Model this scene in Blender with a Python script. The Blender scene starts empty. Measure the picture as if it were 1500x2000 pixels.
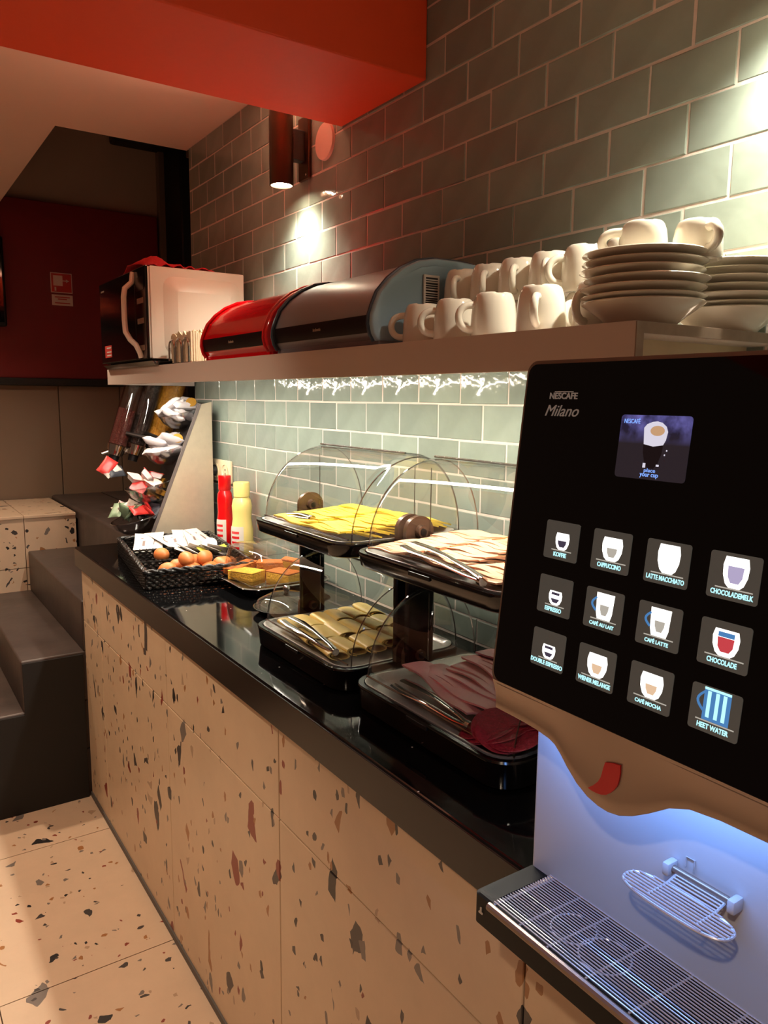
import bpy, bmesh, math, random
from mathutils import Matrix, Vector
PI = math.pi
scene = bpy.context.scene
C = scene.collection

# ------------------------------------------------------------------ camera
cam_data = bpy.data.cameras.new('camera')
cam = bpy.data.objects.new('camera', cam_data)
C.objects.link(cam)
YAW, PITCH, ROLL = math.radians(33.9755), math.radians(8.4311), math.radians(0.5542)
fw = Vector((math.sin(YAW)*math.cos(PITCH), math.cos(YAW)*math.cos(PITCH), -math.sin(PITCH)))
rt = Vector((math.cos(YAW), -math.sin(YAW), 0))
up = rt.cross(fw)
r2 = rt*math.cos(ROLL)+up*math.sin(ROLL)
u2 = -rt*math.sin(ROLL)+up*math.cos(ROLL)
CAM = Vector((-1.06756, -1.44637, 1.43057))
cam.matrix_world = Matrix(((r2.x, u2.x, -fw.x, CAM.x), (r2.y, u2.y, -fw.y, CAM.y), (r2.z, u2.z, -fw.z, CAM.z), (0, 0, 0, 1)))
cam_data.sensor_fit = 'VERTICAL'
cam_data.sensor_height = 36.0
cam_data.lens = 1502.05*36.0/2000.0
cam_data.clip_start = 0.02
scene.camera = cam

# ------------------------------------------------------------------ world, view, big lights
world = bpy.data.worlds.new('world'); scene.world = world
world.use_nodes = True
bg = world.node_tree.nodes['Background']
bg.inputs[0].default_value = (1.0, 0.56, 0.36, 1)
bg.inputs[1].default_value = 0.045
vs = scene.view_settings
vs.view_transform = 'Standard'; vs.look = 'None'; vs.gamma = 1.0; vs.use_curve_mapping = False
vs.exposure = 0.9
scene.cycles.max_bounces = 8
scene.cycles.transparent_max_bounces = 24
scene.cycles.caustics_reflective = False
scene.cycles.caustics_refractive = False
scene.cycles.sample_clamp_indirect = 4.0
WARM = (1.0, 0.76, 0.54)
def spot_light(name, loc, watts, angle, blend, colour, aim=(0, 0, -1), radius=0.02):
    d = bpy.data.lights.new(name, 'SPOT')
    d.energy = watts; d.spot_size = math.radians(angle); d.spot_blend = blend
    d.color = colour; d.shadow_soft_size = radius
    o = bpy.data.objects.new(name, d); C.objects.link(o)
    o.location = loc
    o.rotation_euler = Vector(aim).to_track_quat('-Z', 'Y').to_euler()
    return o
# recessed ceiling downlights of the room (their fittings are built further down)
DOWN = [(-0.80, 1.86, 44), (-1.30, 0.45, 46), (-1.70, -1.70, 42)]
for (dx, dy, dw) in DOWN:
    spot_light('downlight_beam', (dx, dy, 2.315), dw, 125, 0.8, WARM, radius=0.035)

# ------------------------------------------------------------------ helpers: materials
def s2l(c):
    return tuple(((v/255)/12.92 if v/255 <= .04045 else ((v/255+.055)/1.055)**2.4) for v in c)
def new_mat(name):
    m = bpy.data.materials.new(name); m.use_nodes = True
    nt = m.node_tree
    return m, nt, nt.nodes['Principled BSDF']
def node(nt, kind, **kw):
    n = nt.nodes.new(kind)
    for k, v in kw.items():
        setattr(n, k, v)
    return n
def M(name, col, rough=.5, metal=0., spec=.5, var=None, bump=None, coat=0., emit=None, estr=0., sheen=0., sss=0., rnd=0.):
    """procedural material: base colour with optional noise variation (scale, amount) and noise bump (scale, strength)"""
    m, nt, b = new_mat(name)
    lin = s2l(col)
    b.inputs['Base Color'].default_value = (*lin, 1)
    b.inputs['Roughness'].default_value = rough
    b.inputs['Metallic'].default_value = metal
    b.inputs['Specular IOR Level'].default_value = spec
    b.inputs['Coat Weight'].default_value = coat
    if sss:
        b.inputs['Subsurface Weight'].default_value = sss
        b.inputs['Subsurface Radius'].default_value = (.01, .006, .004)
        b.inputs['Subsurface Scale'].default_value = .3
    if emit:
        b.inputs['Emission Color'].default_value = (*s2l(emit), 1)
        b.inputs['Emission Strength'].default_value = estr
    tc = None
    if var or bump:
        tc = node(nt, 'ShaderNodeTexCoord')
    colour_out = None
    if var:
        n = node(nt, 'ShaderNodeTexNoise'); n.inputs['Scale'].default_value = var[0]; n.inputs['Detail'].default_value = 6
        nt.links.new(tc.outputs['Object'], n.inputs['Vector'])
        mx = node(nt, 'ShaderNodeMix', data_type='RGBA')
        a = var[1]
        mx.inputs['A'].default_value = (*[v*(1-a) for v in lin], 1)
        mx.inputs['B'].default_value = (*[min(1, v*(1+a)) for v in lin], 1)
        nt.links.new(n.outputs['Fac'], mx.inputs['Factor'])
        colour_out = mx.outputs['Result']
        nt.links.new(colour_out, b.inputs['Base Color'])
    if rnd:
        oi = node(nt, 'ShaderNodeObjectInfo')
        hs = node(nt, 'ShaderNodeHueSaturation')
        mr = node(nt, 'ShaderNodeMapRange')
        mr.inputs['To Min'].default_value = 1-rnd; mr.inputs['To Max'].default_value = 1+rnd
        nt.links.new(oi.outputs['Random'], mr.inputs['Value'])
        nt.links.new(mr.outputs['Result'], hs.inputs['Value'])
        if colour_out is not None:
            nt.links.new(colour_out, hs.inputs['Color'])
        else:
            hs.inputs['Color'].default_value = (*lin, 1)
        nt.links.new(hs.outputs['Color'], b.inputs['Base Color'])
    if bump:
        n = node(nt, 'ShaderNodeTexNoise'); n.inputs['Scale'].default_value = bump[0]; n.inputs['Detail'].default_value = 3
        nt.links.new(tc.outputs['Object'], n.inputs['Vector'])
        bp = node(nt, 'ShaderNodeBump'); bp.inputs['Strength'].default_value = bump[1]; bp.inputs['Distance'].default_value = .01
        nt.links.new(n.outputs['Fac'], bp.inputs['Height'])
        nt.links.new(bp.outputs['Normal'], b.inputs['Normal'])
    return m
def clear_mat(name, tint=(1, 1, 1), refl=.85, rough=.03, base=.065):
    m = bpy.data.materials.new(name); m.use_nodes = True
    nt = m.node_tree
    for n in list(nt.nodes):
        if n.type != 'OUTPUT_MATERIAL':
            nt.nodes.remove(n)
    out = nt.nodes[0]
    tr = node(nt, 'ShaderNodeBsdfTransparent'); tr.inputs[0].default_value = (*tint, 1)
    gl = node(nt, 'ShaderNodeBsdfGlossy'); gl.inputs['Roughness'].default_value = rough
    lw = node(nt, 'ShaderNodeLayerWeight'); lw.inputs['Blend'].default_value = .5
    fr = node(nt, 'ShaderNodeMath', operation='POWER'); fr.inputs[1].default_value = 4.0
    nt.links.new(lw.outputs['Facing'], fr.inputs[0])
    mt = node(nt, 'ShaderNodeMath', operation='MULTIPLY_ADD'); mt.inputs[1].default_value = refl; mt.inputs[2].default_value = base
    mt.use_clamp = True
    mx = node(nt, 'ShaderNodeMixShader')
    nt.links.new(fr.outputs[0], mt.inputs[0]); nt.links.new(mt.outputs[0], mx.inputs[0])
    nt.links.new(tr.outputs[0], mx.inputs[1]); nt.links.new(gl.outputs[0], mx.inputs[2])
    nt.links.new(mx.outputs[0], out.inputs['Surface'])
    return m
def emit_mat(name, col, strength):
    m = bpy.data.materials.new(name); m.use_nodes = True
    nt = m.node_tree
    for n in list(nt.nodes):
        if n.type != 'OUTPUT_MATERIAL':
            nt.nodes.remove(n)
    e = node(nt, 'ShaderNodeEmission'); e.inputs[0].default_value = (*s2l(col), 1); e.inputs[1].default_value = strength
    nt.links.new(e.outputs[0], nt.nodes[0].inputs['Surface'])
    return m
def terrazzo_mat(name, base, stretch=(1, 1, 1), rough=.38):
    m, nt, b = new_mat(name)
    geo = node(nt, 'ShaderNodeNewGeometry')
    mp = node(nt, 'ShaderNodeMapping'); mp.inputs['Scale'].default_value = stretch
    nt.links.new(geo.outputs['Position'], mp.inputs['Vector'])
    warp = node(nt, 'ShaderNodeTexNoise'); warp.inputs['Scale'].default_value = 28; warp.inputs['Detail'].default_value = 2
    nt.links.new(mp.outputs[0], warp.inputs['Vector'])
    vm = node(nt, 'ShaderNodeVectorMath', operation='MULTIPLY_ADD')
    nt.links.new(warp.outputs['Color'], vm.inputs[0]); vm.inputs[1].default_value = (.016, .016, .016)
    nt.links.new(mp.outputs[0], vm.inputs[2])
    n0 = node(nt, 'ShaderNodeTexNoise'); n0.inputs['Scale'].default_value = 5; n0.inputs['Detail'].default_value = 8; n0.inputs['Roughness'].default_value = .7
    nt.links.new(geo.outputs['Position'], n0.inputs['Vector'])
    l0 = s2l(base)
    mx = node(nt, 'ShaderNodeMix', data_type='RGBA')
    mx.inputs['A'].default_value = (*[v*.82 for v in l0], 1); mx.inputs['B'].default_value = (*[min(1, v*1.16) for v in l0], 1)
    nt.links.new(n0.outputs['Fac'], mx.inputs['Factor'])
    cur = mx.outputs['Result']
    for (sc, edge, keep, off) in ((11, .19, .030, 0.), (19, .17, .034, 3.1), (36, .14, .045, 7.7), (80, .11, .045, 1.3)):
        sh = node(nt, 'ShaderNodeVectorMath', operation='ADD'); sh.inputs[1].default_value = (off, off*1.7, off*.6)
        nt.links.new(vm.outputs[0], sh.inputs[0])
        ve = node(nt, 'ShaderNodeTexVoronoi', feature='DISTANCE_TO_EDGE'); ve.inputs['Scale'].default_value = sc
        vc = node(nt, 'ShaderNodeTexVoronoi', feature='F1'); vc.inputs['Scale'].default_value = sc
        nt.links.new(sh.outputs[0], ve.inputs['Vector']); nt.links.new(sh.outputs[0], vc.inputs['Vector'])
        sep = node(nt, 'ShaderNodeSeparateColor'); nt.links.new(vc.outputs['Color'], sep.inputs[0])
        a = node(nt, 'ShaderNodeMath', operation='GREATER_THAN'); a.inputs[1].default_value = edge
        nt.links.new(ve.outputs['Distance'], a.inputs[0])
        k = node(nt, 'ShaderNodeMath', operation='LESS_THAN'); k.inputs[1].default_value = keep
        nt.links.new(sep.outputs[0], k.inputs[0])
        mm = node(nt, 'ShaderNodeMath', operation='MULTIPLY'); nt.links.new(a.outputs[0], mm.inputs[0]); nt.links.new(k.outputs[0], mm.inputs[1])
        ramp = node(nt, 'ShaderNodeValToRGB'); ramp.color_ramp.interpolation = 'CONSTANT'
        els = ramp.color_ramp.elements
        els[0].position = 0; els[0].color = (*s2l((66, 60, 58)), 1)
        els[1].position = .22; els[1].color = (*s2l((116, 106, 99)), 1)
        for pos, cc in ((.48, (158, 108, 64)), (.66, (40, 37, 37)), (.78, (132, 56, 42)), (.90, (172, 144, 118))):
            e = els.new(pos); e.color = (*s2l(cc), 1)
        nt.links.new(sep.outputs[1], ramp.inputs[0])
        mx2 = node(nt, 'ShaderNodeMix', data_type='RGBA')
        nt.links.new(mm.outputs[0], mx2.inputs['Factor']); nt.links.new(cur, mx2.inputs['A']); nt.links.new(ramp.outputs['Color'], mx2.inputs['B'])
        cur = mx2.outputs['Result']
    nt.links.new(cur, b.inputs['Base Color'])
    b.inputs['Roughness'].default_value = rough
    return m

# ------------------------------------------------------------------ helpers: meshes and objects
class MB:
    def __init__(s):
        s.v = []; s.f = []
    def add(s, vs_, fs):
        o = len(s.v); s.v += [tuple(p) for p in vs_]; s.f += [tuple(i+o for i in f) for f in fs]; return s
    def box(s, x0, x1, y0, y1, z0, z1):
        x0, x1 = min(x0, x1), max(x0, x1); y0, y1 = min(y0, y1), max(y0, y1); z0, z1 = min(z0, z1), max(z0, z1)
        return s.add([(x0, y0, z0), (x1, y0, z0), (x1, y1, z0), (x0, y1, z0), (x0, y0, z1), (x1, y0, z1), (x1, y1, z1), (x0, y1, z1)],
                     [(0, 3, 2, 1), (4, 5, 6, 7), (0, 1, 5, 4), (1, 2, 6, 5), (2, 3, 7, 6), (3, 0, 4, 7)])
    def loft(s, rings, closed=True, cap0=True, cap1=True):
        n = len(rings[0]); vs_ = [p for r in rings for p in r]; fs = []
        for i in range(len(rings)-1):
            for j in range(n if closed else n-1):
                k = (j+1) % n
                fs.append((i*n+j, i*n+k, (i+1)*n+k, (i+1)*n+j))
        if cap0: fs.append(tuple(range(n-1, -1, -1)))
        if cap1: fs.append(tuple((len(rings)-1)*n+j for j in range(n)))
        return s.add(vs_, fs)
    def cyl(s, p0, p1, r0, r1=None, n=16, cap=True):
        r1 = r0 if r1 is None else r1
        p0, p1 = Vector(p0), Vector(p1); d = (p1-p0).normalized()
        a = d.orthogonal().normalized(); b = d.cross(a)
        ring = lambda p, r: [p+(a*math.cos(2*PI*i/n)+b*math.sin(2*PI*i/n))*r for i in range(n)]
        return s.loft([ring(p0, r0), ring(p1, r1)], True, cap, cap)
    def tube(s, pts, r, n=8, closed=False):
        pts = [Vector(p) for p in pts]; N = len(pts); rings = []; a = None
        for i, p in enumerate(pts):
            if closed: d = pts[(i+1) % N]-pts[i-1]
            else: d = pts[min(i+1, N-1)]-pts[max(i-1, 0)]
            d.normalize()
            if a is None: a = d.orthogonal().normalized()
            else:
                a = (a-d*a.dot(d))
                a = a.normalized() if a.length > 1e-6 else d.orthogonal().normalized()
            b = d.cross(a)
            rr = r[i] if isinstance(r, (list, tuple)) else r
            rings.append([p+(a*math.cos(2*PI*k/n)+b*math.sin(2*PI*k/n))*rr for k in range(n)])
        if closed: rings.append(rings[0]); return s.loft(rings, True, False, False)
        return s.loft(rings)
    def lathe(s, prof, c=(0, 0, 0), n=32, zmod=None):
        rings = []
        for q, (r, z) in enumerate(prof):
            ring = []
            for i in range(n):
                t = 2*PI*i/n
                dz = zmod(q, i) if zmod else 0
                ring.append((c[0]+max(r, 1e-5)*math.cos(t), c[1]+max(r, 1e-5)*math.sin(t), c[2]+z+dz))
            rings.append(ring)
        return s.loft(rings, True, prof[0][0] > 1e-4, prof[-1][0] > 1e-4)
    def prism(s, poly, fn, a0, a1):
        """poly: 2-D points, fn(u, v, a) -> 3-D point, extruded from a0 to a1"""
        return s.loft([[fn(u, v, a0) for u, v in poly], [fn(u, v, a1) for u, v in poly]])
    def quad(s, a, b, c, d):
        return s.add([a, b, c, d], [(0, 1, 2, 3)])
    def mesh(s, name):
        me = bpy.data.meshes.new(name); me.from_pydata(s.v, [], s.f); me.update()
        bm = bmesh.new(); bm.from_mesh(me); bmesh.ops.recalc_face_normals(bm, faces=bm.faces); bm.to_mesh(me); bm.free()
        return me
    def build(s, name, mat, parent=None, smooth=35, bevel=0., seg=2):
        me = s.mesh(name)
        if bevel:
            bm = bmesh.new(); bm.from_mesh(me)
            bmesh.ops.remove_doubles(bm, verts=bm.verts, dist=1e-6)
            es = [e for e in bm.edges if len(e.link_faces) == 2 and e.calc_face_angle(0) > math.radians(30)]
            bmesh.ops.bevel(bm, geom=es, offset=bevel, segments=seg, affect='EDGES', profile=.5, clamp_overlap=True)
            bm.to_mesh(me); bm.free()
        return link(name, me, mat, parent, smooth)
def link(name, me, mat, parent=None, smooth=35):
    if smooth:
        me.polygons.foreach_set('use_smooth', [True]*len(me.polygons))
        me.set_sharp_from_angle(angle=math.radians(smooth))
    if mat is not None and len(me.materials) == 0:
        me.materials.append(mat)
    o = bpy.data.objects.new(name, me); C.objects.link(o)
    if parent is not None: attach(o, parent)
    return o
def attach(o, parent):
    o.parent = parent
    w = Matrix.Identity(4)
    p = parent
    chain = []
    while p is not None:
        chain.append(p); p = p.parent
    # parents are placed by location / rotation only
    for q in reversed(chain):
        w = w @ q.matrix_parent_inverse @ q.matrix_basis
    o.matrix_parent_inverse = w.inverted()
def tag(o, label=None, cat=None, group=None, kind=None):
    if label: o['label'] = label
    if cat: o['category'] = cat
    if group: o['group'] = group
    if kind: o['kind'] = kind
    return o
def thing(name, label, cat, loc=(0, 0, 0), group=None, kind=None):
    o = bpy.data.objects.new(name, None); C.objects.link(o)
    o.location = loc; o.empty_display_size = .03
    return tag(o, label, cat, group, kind)
def dup(root, loc, rot=(0, 0, 0), label=None, parent=None):
    r = root.copy(); C.objects.link(r)
    if parent is None:
        r.location = loc; r.rotation_euler = rot
    if label: r['label'] = label
    for ch in list(root.children):
        c = ch.copy(); C.objects.link(c); c.parent = r
        for g in list(ch.children):
            d = g.copy(); C.objects.link(d); d.parent = c
    return r
def rrect(x0, x1, y0, y1, r, n=6):
    pts = []
    for cx, cy, a0 in ((x1-r, y1-r, 0), (x0+r, y1-r, 90), (x0+r, y0+r, 180), (x1-r, y0+r, 270)):
        for i in range(n+1):
            t = math.radians(a0+90*i/n); pts.append((cx+r*math.cos(t), cy+r*math.sin(t)))
    return pts
XYZ = lambda u, v, a: (u, v, a)
def text(name, body, size, frame, at, mat, parent, width=None, shear=0., depth=.0004, align='CENTER', height=None, bold=0.):
    """frame = (origin, X, Y, Z); at = (u, v, w) of the text's anchor in that frame"""
    cu = bpy.data.curves.new(name, 'FONT'); cu.body = body; cu.size = size; cu.extrude = depth
    cu.align_x = align; cu.align_y = 'CENTER'; cu.shear = shear; cu.offset = bold
    cu.resolution_u = 3
    t = bpy.data.objects.new('tmp_text', cu); C.objects.link(t)
    dg = bpy.context.evaluated_depsgraph_get()
    me = bpy.data.meshes.new_from_object(t.evaluated_get(dg)); me.name = name
    bpy.data.objects.remove(t); bpy.data.curves.remove(cu)
    xs = [v.co.x for v in me.vertices]; ysx = [v.co.y for v in me.vertices]
    sx = width/(max(xs)-min(xs)) if width else 1.
    sy = height/(max(ysx)-min(ysx)) if height else 1.
    cy = (max(ysx)+min(ysx))/2
    O, X, Y, Z = frame
    for v in me.vertices:
        v.co = O+X*(at[0]+v.co.x*sx)+Y*(at[1]+(v.co.y-cy)*sy)+Z*(at[2]+v.co.z)
    me.update()
    me.materials.clear()
    return link(name, me, mat, parent, 0)
rng = random.Random(7)
ORD = ['first', 'second', 'third', 'fourth', 'fifth', 'sixth', 'seventh', 'eighth', 'ninth', 'tenth', 'eleventh', 'twelfth', 'thirteenth', 'fourteenth', 'fifteenth', 'sixteenth']

# ------------------------------------------------------------------ materials
m_tile = M('glazed_tile', (130, 141, 132), rough=.09, spec=.55, var=(14, .20), bump=(15, .26), rnd=.14)
m_grout = M('grout', (204, 190, 180), rough=.85, var=(40, .1), bump=(80, .2))
m_terr = terrazzo_mat('terrazzo_counter', (206, 180, 150), (1.0, 1.15, .72))
m_terrf = terrazzo_mat('terrazzo_floor', (206, 180, 154), (1, 1, 1), rough=.3)
m_joint = M('joint', (84, 64, 48), rough=.8, var=(30, .1))
m_seal = M('grey_sealant', (88, 82, 78), rough=.6, var=(30, .08))
m_black_stone = M('black_granite', (9, 9, 10), rough=.06, spec=.55, var=(60, .4))
def specks(m):
    nt = m.node_tree; b = nt.nodes['Principled BSDF']
    geo = node(nt, 'ShaderNodeNewGeometry')
    v = node(nt, 'ShaderNodeTexVoronoi', feature='F1'); v.inputs['Scale'].default_value = 70
    nt.links.new(geo.outputs['Position'], v.inputs['Vector'])
    sp = node(nt, 'ShaderNodeSeparateColor'); nt.links.new(v.outputs['Color'], sp.inputs[0])
    a = node(nt, 'ShaderNodeMath', operation='LESS_THAN'); a.inputs[1].default_value = .10; nt.links.new(v.outputs['Distance'], a.inputs[0])
    k = node(nt, 'ShaderNodeMath', operation='LESS_THAN'); k.inputs[1].default_value = .06; nt.links.new(sp.outputs[0], k.inputs[0])
    mm = node(nt, 'ShaderNodeMath', operation='MULTIPLY'); nt.links.new(a.outputs[0], mm.inputs[0]); nt.links.new(k.outputs[0], mm.inputs[1])
    mx = node(nt, 'ShaderNodeMix', data_type='RGBA')
    src = b.inputs['Base Color'].links[0].from_socket
    nt.links.new(mm.outputs[0], mx.inputs['Factor']); nt.links.new(src, mx.inputs['A']); mx.inputs['B'].default_value = (.75, .72, .66, 1)
    nt.links.new(mx.outputs['Result'], b.inputs['Base Color'])
specks(m_black_stone)
m_granite_edge = M('granite_edge_reflection', (26, 17, 13), rough=.24, spec=.35, var=(24, .25))  # brown tint paints in the warm room reflected by the black edge
m_beam = M('red_paint', (220, 70, 26), rough=.55, var=(3, .05), bump=(60, .03))
m_ceil = M('ceiling_paint_red_bounce', (246, 206, 188), rough=.8, var=(3, .03), bump=(70, .03))  # pink tint carries the red bounce from the beam on white paint
m_dark = M('dark_brown_paint', (176, 146, 130), rough=.8, var=(4, .1))
m_dred = M('dark_red_panel', (112, 8, 12), rough=.5, var=(5, .08))
m_wains = M('brown_grey_panel', (120, 100, 82), rough=.5, var=(4, .08))
m_blk = M('black_paint', (10, 9, 9), rough=.5, var=(10, .2))
m_stair = M('dark_microcement', (66, 55, 51), rough=.42, var=(9, .6), bump=(30, .08))
m_stair_side = M('black_stair_side', (8, 7, 7), rough=.6, var=(9, .2))
m_shelf = M('white_laminate', (206, 190, 180), rough=.45, var=(8, .03))
m_ply = M('plywood_edge', (150, 128, 108), rough=.6, var=(60, .3))
m_plyin = M('pale_wood', (218, 196, 160), rough=.6, var=(18, .12))
m_china = M('white_china', (232, 224, 208), rough=.1, spec=.55, var=(6, .03), coat=.3)
m_steel = M('brushed_steel', (206, 192, 170), rough=.36, metal=.45, var=(40, .1), bump=(120, .03))
m_chrome = M('chrome', (215, 212, 208), rough=.1, metal=1., var=(20, .03))
m_gloss_blk = M('gloss_black_plastic', (10, 10, 11), rough=.14, var=(10, .2))
m_matt_blk = M('satin_black_plastic', (16, 15, 16), rough=.34, var=(12, .2))
m_clear = clear_mat('clear_plastic', (.97, .97, .96), 1.0, .02)
m_smoke = clear_mat('smoked_knob', (.55, .42, .34), 1.0, .1, base=.1)
m_acryl = clear_mat('acrylic_bowl', (.88, .87, .88), 1.2, .12, base=.24)
m_wht_pl = M('white_enamel', (232, 222, 208), rough=.25, var=(5, .02))
m_paper = M('white_paper', (206, 198, 190), rough=.7, var=(25, .06))
m_lcd = M('dark_display', (20, 20, 24), rough=.2, var=(9, .1))

# ------------------------------------------------------------------ structure: floor
GAP = .0015
floor = tag(MB().box(-3.2, .0, -3.6, 3.05, -.06, -.004).build('floor', m_joint, smooth=0), kind='structure')
FY = [-3.43, -2.79, -2.15, -1.51, -.875, -.24, .40, 1.04, 1.68]
FX = [-.475, -.905, -1.335, -1.765, -2.195, -2.625, -3.055]
tcache = {}
for i in range(len(FX)-1):
    for j in range(len(FY)-1):
        w, l = FX[i]-FX[i+1], FY[j+1]-FY[j]
        key = (round(w, 4), round(l, 4))
        if key not in tcache:
            mb = MB().prism(rrect(-w/2+GAP, w/2-GAP, -l/2+GAP, l/2-GAP, .001, 1), XYZ, -.02, 0)
            tcache[key] = mb.mesh('floor_tile')
        o = link('floor_tile', tcache[key], m_terrf, None, 0)
        o.location = ((FX[i]+FX[i+1])/2, (FY[j]+FY[j+1])/2, 0)
        o.parent = floor

# ------------------------------------------------------------------ structure: tiled wall
TW, TH = .15, .076269
Z0 = 2.2575
wall = tag(MB().box(.0006, .20, -1.6, 1.45, 0, 2.75).build('wall_right', m_grout, smooth=0), kind='structure')
tmesh = {}
def tile_mesh(w, h):
    key = (round(w, 4), round(h, 4))
    if key not in tmesh:
        g = .0014; d = .009; c = .0022
        a, b_ = w/2-g, h/2-g
        mb = MB()
        ring = lambda x, yy, zz: [(x, -yy, -zz), (x, yy, -zz), (x, yy, zz), (x, -yy, zz)]
        mb.loft([ring(d, a, b_), ring(.0018, a, b_), ring(0, a-c, b_-c)], True, True, True)
        me = mb.mesh('tile'); me.materials.append(m_tile)
        tmesh[key] = me
    return tmesh[key]
cells = []
for n in range(-6, 18):
    z1, z0 = Z0-n*TH, Z0-(n+1)*TH
    z0 = max(z0, .9075)
    if z1-z0 < .02: continue
    odd = n % 2
    k = -12
    y = -(-22+odd)*TW/2
    while y > -1.6:
        ya, yb = min(y, 1.45), max(y-TW, -1.6)
        if ya-yb > .02:
            cells.append((ya, yb, z0, z1))
        y -= TW
def seen_rank(c):
    p = Vector((0, (c[0]+c[1])/2, (c[2]+c[3])/2))-CAM
    q = Vector((p.dot(r2), p.dot(u2), p.dot(fw)))
    if q.z < .1: return 99
    u, v = 1502*q.x/q.z, 1502*q.y/q.z
    inside = abs(u) < 800 and abs(v) < 1060
    return q.length if inside else 20+q.length
cells.sort(key=seen_rank)
rest = MB()
for i, (ya, yb, z0, z1) in enumerate(cells):
    if i < 300:
        o = link('tile', tile_mesh(ya-yb, z1-z0), m_tile, None, 0)
        o.location = (-.0005+rng.uniform(-.0006, .0004), (ya+yb)/2+rng.uniform(-.0007, .0007), (z0+z1)/2+rng.uniform(-.0006, .0006))
        o.rotation_euler = (rng.uniform(-.003, .003), rng.uniform(-.009, .009), rng.uniform(-.006, .006))
        o.parent = wall
    else:
        g = .0014; c = .002
        ring = lambda x, e: [(x, yb+g+e, z0+g+e), (x, ya-g-e, z0+g+e), (x, ya-g-e, z1-g-e), (x, yb+g+e, z1-g-e)]
        rest.loft([ring(.008, 0), ring(.0018, 0), ring(0, c)])
tag(rest.build('tile_rest', m_tile, wall, smooth=0), kind='stuff')

# ------------------------------------------------------------------ structure: ceiling, beam, stairwell
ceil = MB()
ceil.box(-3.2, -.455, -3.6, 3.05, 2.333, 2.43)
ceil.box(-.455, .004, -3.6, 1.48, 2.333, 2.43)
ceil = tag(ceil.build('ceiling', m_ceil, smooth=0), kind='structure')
beam = tag(MB().box(-3.2, -.001, -.012, .346, 2.1125, 2.333).build('ceiling_beam', m_beam, smooth=0, bevel=.003), kind='structure')
YF = 2.97
wb = MB().box(-3.2, 1.3, YF, YF+.12, 0, 4.1)
wb = tag(wb.build('wall_back', m_dark, smooth=0), kind='structure')
MB().box(-3.2, .357, YF-.035, YF, 1.515, 2.405).build('red_panel', m_dred, wb, smooth=0, bevel=.004)
MB().box(-3.2, .357, YF-.05, YF, 1.478, 1.516).build('dark_rail', m_blk, wb, smooth=0, bevel=.004)
for (xa, xb) in ((-1.42, -.806), (-.802, -.199), (-.195, .12), (.124, .8)):
    MB().box(xa, xb, YF-.016, YF, .86, 1.478).build('wainscot_panel', m_wains, wb, smooth=0, bevel=.002)
MB().box(.37, .40, YF-.05, YF, 1.5, 2.75).build('pale_door_trim', m_wains, wb, smooth=0)
tag(MB().box(.40, .95, YF-.30, YF-.02, .9, 2.95).build('door_1', m_blk, smooth=0, bevel=.01), kind='structure')
tag(MB().box(.12, .95, YF-.12, YF-.01, 2.745, 2.80).build('trim_1', m_blk, smooth=0, bevel=.012), kind='structure')
tag(MB().box(.43, .54, YF-.34, YF-.31, 2.66, 2.70).build('trim_2', m_wains, smooth=0, bevel=.004), kind='structure')
tag(MB().box(1.0, 1.3, 1.45, YF, 0, 4.1).build('wall_stairwell', m_dark, smooth=0), kind='structure')
tag(MB().box(-.455, 1.3, 1.48, YF, 4.0, 4.1).build('ceiling_stairwell', m_dark, smooth=0), kind='structure')
tag(MB().box(-.475, -.455, 1.48, YF, 2.43, 4.0).build('wall_stairwell_side', m_dark, smooth=0), kind='structure')
tag(MB().box(-.455, 1.0, 1.462, 1.48, 2.43, 4.0).build('wall_stairwell_front', m_dark, smooth=0), kind='structure')

# stairs climbing towards the tiled wall behind the counter's end
YS, YE = 1.292, 2.33
stairs = thing('staircase', 'dark microcement stairs with black side climbing behind the counter', 'stairs', (-.7, 1.8, 0))
steps = [(-1.09, .18), (-.89, .36), (-.69, .54), (-.487, .722), (-.262, .90)]
for i, (sx, sz) in enumerate(steps):
    nx = steps[i+1][0] if i+1 < len(steps) else .95
    y0, y1 = (YS, YE)
    if i == 4:
        MB().box(sx, -.002, 1.345, YF-.02, .0, sz).build('landing', m_stair, stairs, bevel=.014, seg=3)
        MB().box(-.0015, nx, 1.455, YF-.02, .0, sz-.0005).build('landing', m_stair, stairs, smooth=0)
    else:
        b0 = MB().box(sx, -.26 if i < 4 else nx, y0+.004, y1, 0 if i == 0 else steps[i-1][1]-.002, sz)
        b0.build('step', m_stair, stairs, bevel=.007, seg=3)
side = [(-1.09, 0), (-1.09, .175)]
for i, (sx, sz) in enumerate(steps[:4]):
    side += [(sx+.004, sz-.008)]
    nx = steps[i+1][0] if i < 3 else -.49
    side += [(nx+.004, sz-.008)]
side = [(-1.086, 0), (-1.086, .172), (-.886, .172), (-.886, .352), (-.686, .352), (-.686, .532), (-.492, .532), (-.492, 0)]
MB().prism(side, lambda u, v, a: (u, a, v), YS-.004, YS+.006).build('stair_side', m_stair_side, stairs, smooth=0)

ledge = thing('terrazzo_ledge', 'low terrazzo clad block with seams beyond the dark stairs', 'ledge', (-.9, 2.6, 0))
MB().box(-2.2, -.272, YE+.012, YF-.02, 0, .872).build('core', m_joint, ledge, smooth=0)
ED = [-2.2, -1.75, -1.12, -.497, -.272]
for i in range(4):
    for (za, zb) in ((0, .643), (.646, .872)):
        MB().box(ED[i]+.0015, ED[i+1]-.0015, YE, YE+.012, za, zb).build('cladding_tile', m_terrf, ledge, smooth=0)
    MB().box(ED[i]+.0012, ED[i+1]-.0012, YE-.006, YF-.03, .872, .886).build('top_tile', m_terrf, ledge, smooth=0, bevel=.002)

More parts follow.
